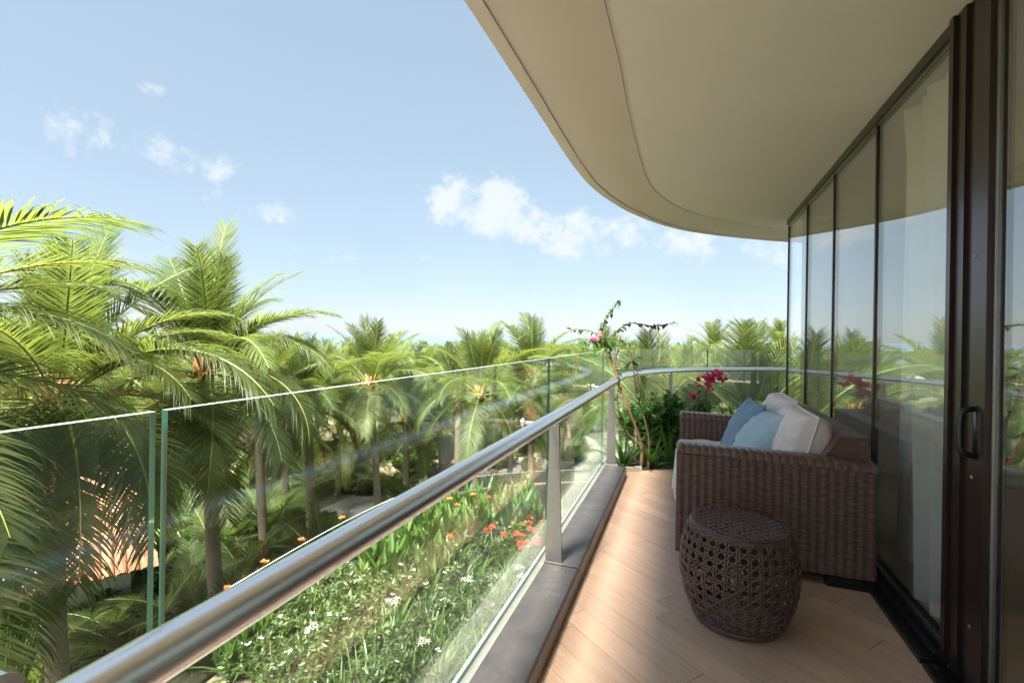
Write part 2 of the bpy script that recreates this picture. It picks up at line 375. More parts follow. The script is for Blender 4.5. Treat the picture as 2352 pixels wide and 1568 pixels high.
for z0, z1 in ((CZ+.42, CZ+3.02), (CZ+3.44, CZ+6.04), (CZ+6.46, CZ+9.06), (CZ+9.4, CZ+10.2), (GROUND, -3.0), (-2.9, -.42)):
    mb = MB(); a = FC - DIR*16; c = FC + Vector((10,-3.64,0))
    mb.add([(a.x,a.y,z0),(FC.x,FC.y,z0),(c.x,c.y,z0),(a.x,a.y,z1),(FC.x,FC.y,z1),(c.x,c.y,z1)], [(0,1,4,3),(1,2,5,4)]); mb.obj('wall', 'wall_paint', bld)
# floor slab under the terrace
fl_in = resample([FC - DIR*16 + Vector((9,0,0)), Vector((9,-3,0)), Vector((12,1,0)), Vector((13,2,0))], len(glass_line))
mb = MB(); gl2 = offset2d(glass_line, .03); strip(mb, gl2, gl2, -.115, -.42); strip(mb, gl2, fl_in, -.42, -.42); strip(mb, fl_in, gl2, -.115, -.115)
mb.obj('floor_slab', 'concrete_white', bld)
# room behind the glass
mb = MB(); o = FC - NRM*.12
a = o - DIR*9; b = o - DIR*.12; c = b - NRM*4.2; d = a - NRM*4.2
mb.add([(p.x,p.y,.012) for p in (a,b,c,d)], [(0,1,2,3)]); mb.obj('room_floor', 'room_floor', bld)
mb = MB()
for p, q in ((a,d),(d,c),(c,b)): mb.add([(p.x,p.y,.012),(q.x,q.y,.012),(q.x,q.y,CZ),(p.x,p.y,CZ)], [(0,1,2,3)])
mb.obj('room_wall', 'room_wall', bld)

# ------------------------------------------------------------------ balcony floor: wood-look tiles laid diagonally
kin = lambda t: rail0 + RDIR*t - RN*.145                                       # inner face of the kerb
floor_poly = [(kin(-5).x, kin(-5).y), ((FC-DIR*9).x, (FC-DIR*9).y), (FC.x-.02, FC.y-.02), (2.3, 5.08), (1.151, 4.75), (kin(2.18).x, kin(2.18).y)]
clipper = [(kin(-4).x,kin(-4).y), ((FC-DIR*8+NRM*.0).x,(FC-DIR*8).y), (FC.x,FC.y), (1.10,4.735)]
flo = sheet('balcony_floor', clipper, -.012, 'screed'); struct(flo)
pd = Vector((.512,-.859,0)).normalized(); pn = Vector((-pd.y, pd.x, 0)); PWID, PLEN = .125, .86
rz = math.atan2(pd.y, pd.x); rng = random.Random(3)
for i in range(-14, 60):
    off = rng.random()*PLEN
    for j in range(-14, 14):
        s0 = j*PLEN + off; w0 = i*PWID; g = .0012
        q = [pd*(s0+g)+pn*(w0+g), pd*(s0+PLEN-g)+pn*(w0+g), pd*(s0+PLEN-g)+pn*(w0+PWID-g), pd*(s0+g)+pn*(w0+PWID-g)]
        if max(p.y for p in q) < .3: continue
        cp = clip_poly([(p.x,p.y) for p in q], clipper)
        if len(cp) < 3: continue
        cen = pd*(s0+PLEN/2)+pn*(w0+PWID/2); dz = rng.uniform(-.0006,.0006)
        loc = [Matrix.Rotation(-rz,3,'Z') @ (Vector((p[0],p[1],0))-cen) for p in cp]
        m_ = MB(); prism(m_, [(p.x,p.y) for p in loc], -.010, 0)
        o = m_.obj('floor_tile', 'wood_tile', flo); o.location = (cen.x,cen.y,dz); o.rotation_euler = (0,0,rz)
# ------------------------------------------------------------------ kerb
kerb = struct(MB().obj('kerb', 'stone')); 
kj = [-4.2,-3.1,-2.05,-1.0,-.02,1.0,2.15]
for n_, (t0, t1) in enumerate(zip(kj, kj[1:])):
    w_out, w_in = .05, -.145; top = .10 - (.006 if n_ % 2 else 0); g = .004; c = .010
    mb = MB(); prof = [(w_in+.0,-.011),(w_in,top-c),(w_in+c,top),(w_out-c*.6,top),(w_out,top-c*.6),(w_out,-.113)]
    vs = []
    for t in (t0+g, t0+g+.005, t1-g-.005, t1-g):
        e = .003 if t in (t0+g, t1-g) else 0
        for w, z in prof: p = rail0 + RDIR*t + RN*w; vs.append((p.x, p.y, z - (e if z > .05 else 0)))
    k = len(prof); fs = [(i*k+j, i*k+j+1, (i+1)*k+j+1, (i+1)*k+j) for i in range(3) for j in range(k-1)] + [tuple(range(k)), tuple(range(4*k-1, 3*k-1, -1))]
    mb.add(vs, fs).obj('kerb_stone', 'stone', kerb)
# ------------------------------------------------------------------ railing
rl = thing('glass_railing', 'clear glass balustrade with a round brushed steel handrail and tapered posts', 'railing', tuple(rail0 - Vector((0,0,RAIL_Z))))
ro = -Vector(rl.location)
def rel(pts): return [Vector(p) + ro for p in pts]
hr = [Vector((p.x,p.y,RAIL_Z)) for p in rail_line]
MB().tube(rel(hr), .0335, 20).obj('handrail', 'steel', rl, True)
def poly_t(pts, q):                                 # point and tangent at arclength q
    d = 0
    for a, b in zip(pts, pts[1:]):
        l = (b-a).length
        if d + l >= q: return a.lerp(b, (q-d)/l), (b-a).normalized()
        d += l
    return pts[-1], (pts[-1]-pts[-2]).normalized()
L0 = 9.0                                            # arclength of rail0 on rail_line
for q in (L0-4.34, L0-2.17, L0, L0+2.17, L0+4.55, L0+6.7):
    p, t = poly_t(rail_line, q); n = Vector((-t.y, t.x, 0)); base = .098 if q <= L0+2.3 else .0
    mb = MB(); vs = []
    for z, a, b in ((base, .045, -.045), (RAIL_Z-.02, .030, -.018)):
        for w, s_ in ((a,-.009),(b,-.009),(b,.009),(a,.009)): x = p + n*w + t*s_; vs.append(Vector((x.x,x.y,z)) + ro)
    mb.add(vs, [(3,2,1,0),(4,5,6,7),(0,1,5,4),(1,2,6,5),(2,3,7,6),(3,0,4,7)]).obj('post', 'steel_dull', rl)
    a = Vector((p.x,p.y,RAIL_Z-.045)); b = a + n*.188
    m_ = MB(); m_.tube(rel([a, b]), .011, 10); m_.tube(rel([b - n*.014, b + n*.003]), .028, 16); m_.obj('bracket', 'steel', rl, False)
GT, GB = 1.164, -.113
def pane(t0, t1, parent, gt=GT, gb=GB, line=None, oo=None, th=.015, name='pane'):
    line = line or glass_line; oo = ro if oo is None else oo
    n_ = max(2, int((t1-t0)/.12)); pts = []
    for i in range(n_+1):
        p, t = poly_t(line, t0+(t1-t0)*i/n_); pts.append((p, Vector((-t.y,t.x,0))))
    mb = MB(); vs = []
    for p, n in pts:
        for w in (0, th):
            for z in (gb, gt): x = p + n*w; vs.append(Vector((x.x,x.y,z)) + oo)
    for i in range(n_):
        a, b = i*4, i*4+4
        mb.f += [(a,b,b+1,a+1), (b+2,a+2,a+3,b+3)]; mb.m += [0,0]
        mb.f += [(a+1,b+1,b+3,a+3), (a+2,b+2,b,a)]; mb.m += [2,1]
    mb.f += [(0,1,3,2)]; mb.m.append(1); e = n_*4; mb.f += [(e+2,e+3,e+1,e)]; mb.m.append(1)
    mb.v = [tuple(v) for v in vs]
    return mb.obj(name, ['balcony_glass','glass_edge','glass_top_edge'], parent, False)
def arc_at(line, f):                                # arclength of the first point where f turns true
    d = 0
    for a, b in zip(line, line[1:]):
        l = (b-a).length
        for k in range(40):
            if f(a.lerp(b, k/40)): return d + l*k/40
        d += l
    return d
def px_x(p): return 1176 + FPX * p.x/p.y if p.y > .05 else -9999
cuts = [arc_at(glass_line, lambda p: px_x(p) > x) for x in (316, 1262, 1388, 1626)]
cuts = [cuts[0]-2.6] + cuts + [cuts[-1]+2.4, cuts[-1]+4.4]
for i, (a, b) in enumerate(zip(cuts, cuts[1:])): pane(a + (.008 if i != 1 else .010), b - (.004 if i else .010), rl)

# ------------------------------------------------------------------ glass facade
FR = math.atan2(-DIR.y, -DIR.x)                     # local +x runs back along the facade, local -y is outside
fac = thing('glass_facade', 'mirror-like glazed wall of tall panes in thin dark bronze frames beside the sofa', 'glass wall', tuple(FC), FR)
PW = .857; TOPZ = CZ - .004
for k in range(4):
    x0, x1 = k*PW, (k+1)*PW; e = .011 if k == 3 else .009
    MB().box((x0+.009, .020, .075), (x1-e, .032, TOPZ-.05)).obj('pane', 'facade_glass', fac)
    MB().box((x0-.009, .012, .05), (x0+.009, .040, TOPZ-.05)).obj('mullion', 'bronze', fac)
    MB().box((x0+.009, .014, TOPZ-.066), (x1-e, .0195, TOPZ-.0505)).obj('glazing_bead', 'steel_dull', fac)
MB().box((-.02, .0, TOPZ-.05), (3.4455, .06, TOPZ)).obj('head_rail', 'bronze', fac)
mb = MB(); mb.box((-.02,-.075,0.001),(3.44,.012,.022)); mb.box((-.02,-.030,.022),(3.44,.06,.05)); mb.box((-.02,.006,.05),(3.42,.05,.0745)); mb.obj('bottom_track', 'black_frame', fac)
MB().box((3.446,-.012,.0505),(3.478,.06,TOPZ)).obj('frame_post', 'bronze', fac)
MB().box((3.418,.004,.0505),(3.430,.05,TOPZ-.0505)).obj('frame_post', 'steel_dull', fac)
MB().box((3.4303,-.004,.0505),(3.4455,.05,TOPZ-.0505)).obj('frame_post', 'bronze', fac)
door = thing('sliding_door', 'dark bronze sliding glass door with a black pull handle', 'door', tuple(FC - DIR*3.482), FR)
for x in (0.004, 1.9):
    mb = MB(); mb.box((x,.0,.03),(x+.060,.035,TOPZ)); mb.box((x+.0605,.012,.03),(x+.1398,.035,TOPZ)); mb.box((x+.1402,-.008,.03),(x+.235,.040,TOPZ)); mb.box((x+.2352,-.020,.03),(x+.262,.040,TOPZ)); mb.obj('stile', 'bronze', door)
MB().box((.2665,.005,.07),(1.8995,.015,TOPZ-.07)).obj('pane', 'facade_glass', door)
MB().box((.2663,-.004,TOPZ-.07),(1.8997,.03,TOPZ)).obj('rail', 'bronze', door)
MB().box((.2663,-.004,.02),(1.8997,.03,.07)).obj('rail', 'bronze', door)
mb = MB(); mb.box((.2664,-.0035,.07),(.276,.0045,TOPZ-.07)); mb.obj('glazing_bead', 'steel_dull', door)
def handle(side):
    y0 = -.009 if side < 0 else .041; z0 = .985; x = .185; mb = MB(); h = .085
    pts = [(x,y0,z0-h),(x,y0+side*.035,z0-h+.006),(x,y0+side*.045,z0-h+.03),(x,y0+side*.045,z0+h-.03),(x,y0+side*.035,z0+h-.006),(x,y0,z0+h)]
    mb.tube(smooth_poly(pts,2), .011, 8); mb.box((x-.016,min(y0,y0-side*.002),z0-h-.012),(x+.016,max(y0,y0-side*.002)+.001,z0+h+.012)); return mb
handle(-1).obj('handle', 'black_plastic', door, True)
h2 = handle(1).obj('handle', 'black_plastic', door, True); h2.location = (.062,0,0)
for z in (.82, 1.62, .28): MB().sphere((.165,-.0085,z), .007, 8, 5, 0, (1,.5,1)).obj('screw', 'steel_dull', door)
mb = MB(); mb.box((-.02,-.075,.001),(5,.05,.018)); mb.box((-.01,-.055,.018),(5,-.04,.03)); mb.obj('threshold', 'black_frame', door)
# curtains
def curtain(x0, x1, y, z0, z1, folds, amp, label, seed, gather=0):
    rg = random.Random(seed); mb = MB(); nx, nz = int(folds*14), 10; vs = []
    ph = [rg.uniform(-.5,.5) for _ in range(8)]
    for j in range(nz+1):
        v = j/nz
        for i in range(nx+1):
            u = i/nx; a = u*folds*2*PI
            yy = amp*(math.sin(a + ph[0]*math.sin(u*7)) + .35*math.sin(a*.53+ph[1]*6) + .25*math.sin(a*2.1+ph[2]*5+v))*(1-.35*v)
            xl = x0 + gather*(1-v)**.7; xx = xl + (x1-xl)*(u + .012*math.sin(a+1.3) + .02*(1-v)*math.sin(u*9+ph[3]*5))
            vs.append((xx, y+yy, z0+(z1-z0)*v + .012*math.sin(a*.5+ph[4])*(1-v)))
    fs = [(j*(nx+1)+i, j*(nx+1)+i+1, (j+1)*(nx+1)+i+1, (j+1)*(nx+1)+i) for j in range(nz) for i in range(nx)]
    o = mb.add(vs, fs).obj('curtain', 'curtain', None, True); o.location = FC; o.rotation_euler = (0,0,FR)
    return tag(o, label, 'curtain')
curtain(2.66, 3.46, .125, .09, 2.53, 6, .055, 'white sheer curtain gathered behind the pane next to the door frame', 1, .34)
curtain(2.42, 2.62, .22, .09, 2.52, 2.4, .035, 'narrow bunched white curtain behind the second pane from the door', 2)
curtain(3.90, 4.75, .16, .13, 2.50, 7, .045, 'white curtain hanging behind the sliding door glass', 3)

# ------------------------------------------------------------------ wicker sofa
SR = math.atan2(DIR.y, DIR.x)                       # local x along the sofa, local y to its front
SO = Vector((1.905, 2.50, 0))
sofa = thing('wicker_sofa', 'dark brown woven wicker two-seat sofa standing against the glass wall', 'sofa', tuple(SO), SR)
SL, SD, AW = 1.47, .985, .15
def weave(mb, O, U, V, wd, ht, ribs, rows, amp=.0065, mi=0):
    O, U, V = Vector(O), Vector(U), Vector(V); Nn = U.cross(V); nx, ny = ribs*4, rows*3
    vs = []
    for j in range(ny+1):
        r = j//3; ph = j % 3; rowh = (0, .9, .9)[ph]
        for i in range(nx+1):
            c = math.cos(2*PI*i/4/1)                # bulge mid-rib
            k = .5 - .5*math.cos(2*PI*i/4)
            alt = .5 + .5*math.cos(PI*i/4 + PI*r)
            h = amp*(rowh*(.35 + .65*alt) - .8*(1-k))
            vs.append(O + U*(wd*i/nx) + V*(ht*j/ny) + Nn*h)
    fs = [(j*(nx+1)+i, j*(nx+1)+i+1, (j+1)*(nx+1)+i+1, (j+1)*(nx+1)+i) for j in range(ny) for i in range(nx)]
    mb.add(vs, fs, mi)
X, Y, Z3 = Vector((1,0,0)), Vector((0,1,0)), Vector((0,0,1))
def arm(x0, parent):
    mb = MB(); zt = .635; z0 = .062
    mb.box((x0+.006,.006,z0+.004),(x0+AW-.006,SD-.006,zt-.01))
    weave(mb, (x0,SD,z0), -Y, Z3, SD, zt-z0, 23, 58)          # near-end face
    weave(mb, (x0+AW,0,z0), Y, Z3, SD, zt-z0, 23, 58)
    weave(mb, (x0+AW,SD,z0), -X, Z3, AW, zt-z0, 4, 58)
    weave(mb, (x0,0,z0), X, Z3, AW, zt-z0, 4, 58)
    o = mb.obj('arm', 'wicker', parent, True)
    # wrapped cap
    cp = MB(); n = 24*7; vs = []; prof = [(-.004,-.012),(-.006,.012),(.010,.028),(.05,.034),(.10,.034),(.14,.028),(.156,.012),(.154,-.012)]
    for i in range(n+1):
        y = (SD+.006)*i/n - .003; ph = (i % 7)/7; b = .0055*math.sin(PI*ph)**.6 if i % 7 else -.003; zz = .018*(y/SD)
        e = min(1, min(i, n-i)/3)
        for w, z in prof:
            cx = AW/2; ww = cx + (w-cx)*(1 + b*3)
            vs.append((x0+ww, y + (w/AW-.5)*.014, zt + zz + z*(.55+.45*e) + (b if z > .01 else 0)))
    k = len(prof); fs = [(i*k+j, (i+1)*k+j, (i+1)*k+j+1, i*k+j+1) for i in range(n) for j in range(k-1)] + [tuple(range(k)), tuple(range((n+1)*k-1, n*k-1, -1))]
    cp.add(vs, fs).obj('arm_cap', 'wicker_cap', o, True)
arm(0, sofa); arm(SL-AW, sofa)
mb = MB(); bx0, bx1 = .085, SL-.085; prof = [(.02,.10),(.02,.785),(.15,.785),(.225,.66),(.225,.10)]
vs = [(bx0,y,z) for y, z in prof]+[(bx1,y,z) for y, z in prof]; k = 5
mb.add(vs, [(0,1,2,3,4),(9,8,7,6,5)]+[(i,k+i,k+(i+1)%k,(i+1)%k) for i in range(5)])
bw = bx1-bx0
weave(mb, (bx0,.015,.785), X, Y, bw, .13, 60, 18, .006)
sl = Vector((0,.075,-.125)); weave(mb, (bx0,.147,.787), X, sl.normalized(), bw, sl.length, 60, 18, .005)
weave(mb, (bx1,.016,.30), -X, Z3, bw, .485, 60, 60, .005)
# near end panel follows the trapezoid
n1, n2 = 20, 60; vs = []
for j in range(n2+1):
    z = .60 + .19*j/n2; y1 = .225 if z < .66 else .225 - .075*(z-.66)/.125
    for i in range(n1+1):
        y = .015 + (y1-.015)*i/n1; vs.append((bx0 - .004*((j % 3) > 0)*(.4+.6*(.5+.5*math.cos(PI*i/2+PI*(j//3)))) - .001, y, z))
mb.add(vs, [(j*(n1+1)+i, (j+1)*(n1+1)+i, (j+1)*(n1+1)+i+1, j*(n1+1)+i+1) for j in range(n2) for i in range(n1)])
mb.obj('backrest', 'wicker', sofa, True)
mb = MB(); mb.box((AW-.002,.05,.09),(SL-AW+.002,SD-.04,.268)); weave(mb, (SL-AW,SD-.036,.09), -X, Z3, SL-2*AW, .178, 28, 28); mb.obj('seat_base', 'wicker', sofa, True)
for x in (.004, SL-.024-.04):
    for y in (.01, SD-.24): MB().box((x,y,.0005),(x+.06,y+.21,.0605)).obj('foot', 'black_plastic', sofa)
def on_sofa(p): return SO + Matrix.Rotation(SR,3,'Z') @ Vector(p)
def cushion_mesh(w, h, t, pw, ex, pinch, seed, N_=36, piping=.006, wr=.004):
    mb = MB(); vs = []; fs = []
    def pt(u, v, sgn):
        x = w/2*u*(1 - pinch*(1-v*v)); y = h/2*v*(1 - pinch*(1-u*u))
        d = max(0, (1-abs(u)**pw)*(1-abs(v)**pw))**ex
        q = mnoise.noise(Vector((u*2.1+seed, v*2.1, sgn*3)))*wr*2.2 + mnoise.noise(Vector((u*6+seed, v*3.5, sgn*5)))*wr
        edge_ = max(abs(u),abs(v))**6
        q += wr*1.6*math.sin(14*math.atan2(v,u)+seed)*edge_*(1-edge_)*3
        return (x, y, sgn*t/2*d + q*min(1,d*2))
    g = [-math.cos(PI*i/N_)*.55 + (-1+2*i/N_)*.45 for i in range(N_+1)]
    for sgn in (1,-1):
        o = len(vs); vs += [pt(g[i], g[j], sgn) for j in range(N_+1) for i in range(N_+1)]
        for j in range(N_):
            for i in range(N_):
                q = (o+j*(N_+1)+i, o+j*(N_+1)+i+1, o+(j+1)*(N_+1)+i+1, o+(j+1)*(N_+1)+i); fs.append(q if sgn > 0 else q[::-1])
    mb.add(vs, fs)
    per = [pt(u,-1,1) for u in g]+[pt(1,v,1) for v in g[1:]]+[pt(-u,1,1) for u in g[1:]]+[pt(-1,-v,1) for v in g[1:]]
    pp = MB().tube([(p[0]*1.003,p[1]*1.003,0) for p in per], piping, 6)
    return mb, pp
def cushion(name, label, cat, mname, w, h, t, loc, rx, ry, rzz, seed, pw=2, ex=.42, pinch=.07, group=None, wr=.004, pm=None):
    a, p = cushion_mesh(w, h, t, pw, ex, pinch, seed, wr=wr); root = a.obj(name, mname, None, True)
    M = Matrix.Rotation(SR,4,'Z') @ Matrix.Rotation(rzz,4,'Z') @ Matrix.Rotation(ry,4,'Y') @ Matrix.Rotation(rx,4,'X'); M.translation = on_sofa(loc); root.matrix_world = M
    p.obj('piping', pm or mname, root, True); return tag(root, label, cat, group)
cushion('seat_cushion', 'long pale pink linen seat cushion lying on the wicker sofa base', 'cushion', 'linen', SL-2*AW-.004, .80, .225, (SL/2, .610, .38), 0, 0, 0, 1, 10, .16, 0, wr=.003)
# upright back cushions: local x along the sofa, local y up, local z to the front
bc = 'puffy pale pink linen back cushion %s'
cushion('back_cushion', bc % 'at the near arm beside the light blue pillow', 'cushion', 'linen', .60, .46, .27, (.452, .29, .645), R(90-14), 0, PI, 3, 4, .34, .01, 'back cushions', .006)
cushion('back_cushion', bc % 'behind the darker blue pillow at the far arm', 'cushion', 'linen', .60, .48, .27, (1.03, .29, .66), R(90-14), 0, PI, 9, 4, .34, .01, 'back cushions', .006)
cushion('throw_pillow', 'light blue square throw pillow with piped edge in front of the other blue one', 'pillow', 'pale_blue_fabric', .46, .46, .17, (.60, .50, .635), R(90-28), R(0), PI+R(16), 4, wr=.006)
cushion('throw_pillow', 'darker denim blue throw pillow leaning on the far back cushion', 'pillow', 'blue_fabric', .46, .46, .17, (.86, .555, .655), R(90-24), R(0), PI+R(6), 14, wr=.006)

# ------------------------------------------------------------------ wicker stool
st = thing('wicker_stool', 'round barrel-shaped dark brown cane-weave stool beside the sofa arm', 'stool', (1.072, 2.262, 0), .4)
def sr(z):
    t = z/.45; return .178 + .264*t - .232*t*t
def strand(mb, pts, nrm, wd, th):
    k = len(pts); vs = []
    for i in range(k):
        T = (pts[min(i+1,k-1)]-pts[max(i-1,0)]).normalized(); B = nrm[i].cross(T).normalized()
        vs += [pts[i]+B*wd*.5, pts[i]+nrm[i]*th*.5+B*wd*.2, pts[i]+nrm[i]*th*.5-B*wd*.2, pts[i]-B*wd*.5, pts[i]-nrm[i]*th*.5]
    mb.add(vs, [(i*5+j, (i+1)*5+j, (i+1)*5+(j+1)%5, i*5+(j+1)%5) for i in range(k-1) for j in range(5)])
def on_stool(u, v, off):
    a = u*2*PI; z = v; r_ = sr(z)+off; return Vector((r_*math.cos(a), r_*math.sin(a), z)), Vector((math.cos(a), math.sin(a), .15)).normalized()
NC, NR, Z0, Z1 = 34, 10, .014, .432; CH = (Z1-Z0)/NR
side = MB()
for i in range(NC):
    for s_ in (-.0055, .0055):
        pp = [on_stool(i/NC + s_/(2*PI*.24), Z0+(Z1-Z0)*j/40, .0026*math.cos(PI*(j/40*NR+i))) for j in range(41)]
        strand(side, [p for p,_ in pp], [n for _,n in pp], .0092, .006)
for r_ in range(NR+1):
    for s_ in (-.0055, .0055):
        pp = [on_stool(k/(NC*4), min(Z1,max(Z0,Z0+CH*r_+s_)), -.0026*math.cos(PI*(k/4+r_))) for k in range(NC*4+1)]
        strand(side, [p for p,_ in pp], [n for _,n in pp], .0092, .006)
for i in range(NC):
    for sg in (1,-1):
        pp = [on_stool((i+.5*sg*0+ sg*(j/44*NR) + .5)/NC, Z0+(Z1-Z0)*j/44, .0015+.0024*sg*math.cos(PI*2*j/44*NR)) for j in range(45)]
        strand(side, [p for p,_ in pp], [n for _,n in pp], .0078, .005)
stuff(side.obj('side_weave', 'stool_wicker', st, True))
top = MB(); zt = .452; RT = .200
for s_ in np.arange(-RT+.008, RT, .0165):
    for ax in (0,1):
        if ax and int((s_+RT)/.0165) % 2: continue
        hw = math.sqrt(max(0,RT*RT-s_*s_)); n_ = max(3, int(hw*2/.008)); pp = []
        for j in range(n_+1):
            q = -hw+2*hw*j/n_; w = .003*math.cos(PI*(q/.0165 + s_/.0165)); p = Vector((q,s_,zt+w)) if ax == 0 else Vector((s_,q,zt-w)); pp.append(p)
        strand(top, pp, [Vector((0,0,1))]*len(pp), .0105 if ax == 0 else .014, .0055)
stuff(top.obj('top_weave', 'stool_wicker', st, True))
rim = MB()
for k in range(96):
    a0 = 2*PI*k/96; pp = []; nn = []
    for j in range(7):
        t = j/6; a = a0 + t*.10; rr = RT-.012+.022*math.sin(t*PI*.5); zz = zt+.004-.03*t*t; pp.append(Vector((rr*math.cos(a), rr*math.sin(a), zz))); nn.append(Vector((math.cos(a)*t, math.sin(a)*t, 1-t*.8)).normalized())
    strand(rim, pp, nn, .010, .005)
for rr, zz in ((RT+.006,zt-.006),(RT+.010,zt-.016)): rim.tube([(rr*math.cos(2*PI*k/60), rr*math.sin(2*PI*k/60), zz) for k in range(61)], .006, 6)
base = MB()
for zz in (.016,.028): base.tube([(sr(zz)*math.cos(2*PI*k/60), sr(zz)*math.sin(2*PI*k/60), zz) for k in range(61)], .009, 6)
stuff(rim.obj('top_rim', 'stool_wicker', st, True)); base.obj('base_rim', 'stool_wicker', st, True)
for k in range(5):
    a = 2*PI*k/5; MB().tube([(.165*math.cos(a),.165*math.sin(a),.0),(.165*math.cos(a),.165*math.sin(a),.012)], .012, 8).obj('foot', 'black_plastic', st)

# ------------------------------------------------------------------ leaves and plants
def blade(mb, base, d, ln, wd, droop, seg=5, mi=0, fold=.25, tip=.9, wmax=.4):
    p = Vector(base); d = Vector(d).normalized(); vs = []
    side_ = d.cross(Vector((0,0,1)))
    side_ = side_.normalized() if side_.length > .05 else Vector((1,0,0))
    for i in range(seg+1):
        t = i/seg; w = wd*.5*(min(1,(t+.12)/wmax)**.6)*max(.02,(1-t**3*tip-.0*(t)))
        if i == seg: w = wd*.03
        nn = side_.cross(d).normalized()
        vs += [p - side_*w + nn*w*fold, p, p + side_*w + nn*w*fold]
        p = p + d*(ln/seg); d = (d + Vector((0,0,-droop/seg))).normalized()
    mb.add(vs, [q for i in range(seg) for q in ((i*3,i*3+1,i*3+4,i*3+3),(i*3+1,i*3+2,i*3+5,i*3+4))], mi)
def sph(az, el): return Vector((math.cos(az)*math.cos(el), math.sin(az)*math.cos(el), math.sin(el)))
def strap_clump(seed, n, ln, wd, el0, el1, droop):
    rg = random.Random(seed); mb = MB()
    for i in range(n):
        az = i*2.4+rg.uniform(-.4,.4); el = R(rg.uniform(el0,el1))
        blade(mb, (rg.uniform(-.04,.04),rg.uniform(-.04,.04),-.02), sph(az,el), ln*rg.uniform(.65,1.1), wd*rg.uniform(.8,1.2), droop*rg.uniform(.5,1.4), 5)
    return mb
def leaf4(mb, p, d, ln, wd, rg, mi=0):
    s_ = d.cross(Vector((rg.uniform(-1,1),rg.uniform(-1,1),rg.uniform(-.2,1)))).normalized(); n = s_.cross(d)
    mb.add([p, p+d*ln*.45+s_*wd*.5+n*wd*.12, p+d*ln, p+d*ln*.45-s_*wd*.5+n*wd*.12], [(0,1,2),(0,2,3)], mi)
def shrub_mesh(seed, rad, h, nb, nl, ll, lw, flat=1):
    rg = random.Random(seed); mb = MB()
    for b in range(nb):
        az = rg.uniform(0,2*PI); el = R(rg.uniform(25,85)); d = sph(az,el); L_ = h*rg.uniform(.55,1.1); p = Vector((0,0,0)); pts = [p.copy()]
        for k in range(5):
            d = (d + Vector((rg.uniform(-.25,.25),rg.uniform(-.25,.25),.08))).normalized(); p = p + Vector((d.x*rad/h, d.y*rad/h, d.z))*L_/5; pts.append(p.copy())
        mb.tube(pts, [.008,.007,.006,.005,.004,.003], 4, 1, False)
        for k in range(nl):
            t = rg.uniform(.25,1)**.6; i = min(4,int(t*5)); q = pts[i].lerp(pts[i+1], t*5-i)
            ld = (sph(rg.uniform(0,2*PI), R(rg.uniform(-25,60)))).normalized(); leaf4(mb, q+ld*.01, ld, ll*rg.uniform(.6,1.2), lw*rg.uniform(.8,1.2), rg)
    return mb
def petals(mb, c, n, ln, wd, el, mi=0, droop=.3, rot=0):
    for k in range(n): blade(mb, c, sph(2*PI*k/n+rot, R(el)), ln, wd, droop, 3, mi, .1, .8, .3)
# shared meshes
LILY = [strap_clump(i, 20, .55, .036, 35, 85, 1.1).mesh('lily_leaves', 'strap_leaf') for i in range(4)]
LILYD = [strap_clump(20+i, 22, .42, .030, 25, 80, .9).mesh('lily_leaves', 'dark_strap_leaf') for i in range(4)]
def canna_mesh(seed):
    rg = random.Random(seed); mb = MB()
    for i in range(7):
        bx, by = rg.uniform(-.13,.13), rg.uniform(-.13,.13); h = rg.uniform(.35,.75)
        mb.tube([(bx,by,-.03),(bx*1.1,by*1.1,h)], [.009,.005], 5)
        for k in range(4): blade(mb, (bx,by,h*(.25+.2*k)), sph(k*2.3+i, R(rg.uniform(60,80))), rg.uniform(.28,.42), .085, .35, 5, 0, .35)
    return mb.mesh('canna_leaves', 'canna_leaf')
CANNA = [canna_mesh(i) for i in range(3)]
SHRUB = [shrub_mesh(40+i, .42, .55, 26, 26, .085, .036).mesh('foliage', ['shrub_leaf','twig']) for i in range(4)]
IXORA = [shrub_mesh(60+i, .40, .50, 24, 26, .075, .040).mesh('foliage', ['hedge_leaf','twig']) for i in range(2)]
HEDGE = [shrub_mesh(80+i, 1.0, 1.1, 60, 60, .17, .085).mesh('foliage', ['hedge_leaf','twig']) for i in range(3)]
def spider_flower():
    mb = MB(); rg = random.Random(5); mb.tube([(0,0,-.5),(.01,0,-.2),(0,0,0)], [.007,.006,.005], 5, 1)
    for f_ in range(3):
        az = f_*2.1; c = Vector((.05*math.cos(az), .05*math.sin(az), .03)); mb.tube([(0,0,0), c], .003, 4, 1)
        for k in range(6): blade(mb, c, sph(k*PI/3+f_, R(38)), .07, .007, 1.7, 4, 0, 0, .6, .2)
        mb.add([c + sph(k*PI/3, R(60))*.024 for k in range(6)] + [c], [(k,(k+1)%6,6) for k in range(6)], 0)
    return mb.mesh('flower', ['white_petal','strap_leaf'])
def small_white():
    mb = MB(); rg = random.Random(6)
    for f_ in range(4):
        c = Vector((rg.uniform(-.04,.04), rg.uniform(-.04,.04), rg.uniform(0,.03))); petals(mb, c, 5, .022, .017, 25, 0, .2, rg.random()*6)
    return mb.mesh('flower', 'white_petal')
def canna_flower(m):
    mb = MB(); rg = random.Random(8); mb.tube([(0,0,-.45),(0,0,0)], [.008,.005], 5, 1)
    for f_ in range(5): petals(mb, (rg.uniform(-.03,.03),rg.uniform(-.03,.03),rg.uniform(-.05,.06)), 4, .075, .045, rg.uniform(20,60), 0, .5, rg.random()*6)
    return mb.mesh('flower', [m,'strap_leaf'])
def ball_flower(m):
    mb = MB(); rg = random.Random(9)
    for k in range(34):
        d = sph(rg.uniform(0,2*PI), R(rg.uniform(-20,90))); petals(mb, d*.042, 4, .016, .012, 20, 0, .1, rg.random()*6)
    return mb.mesh('flower', m)
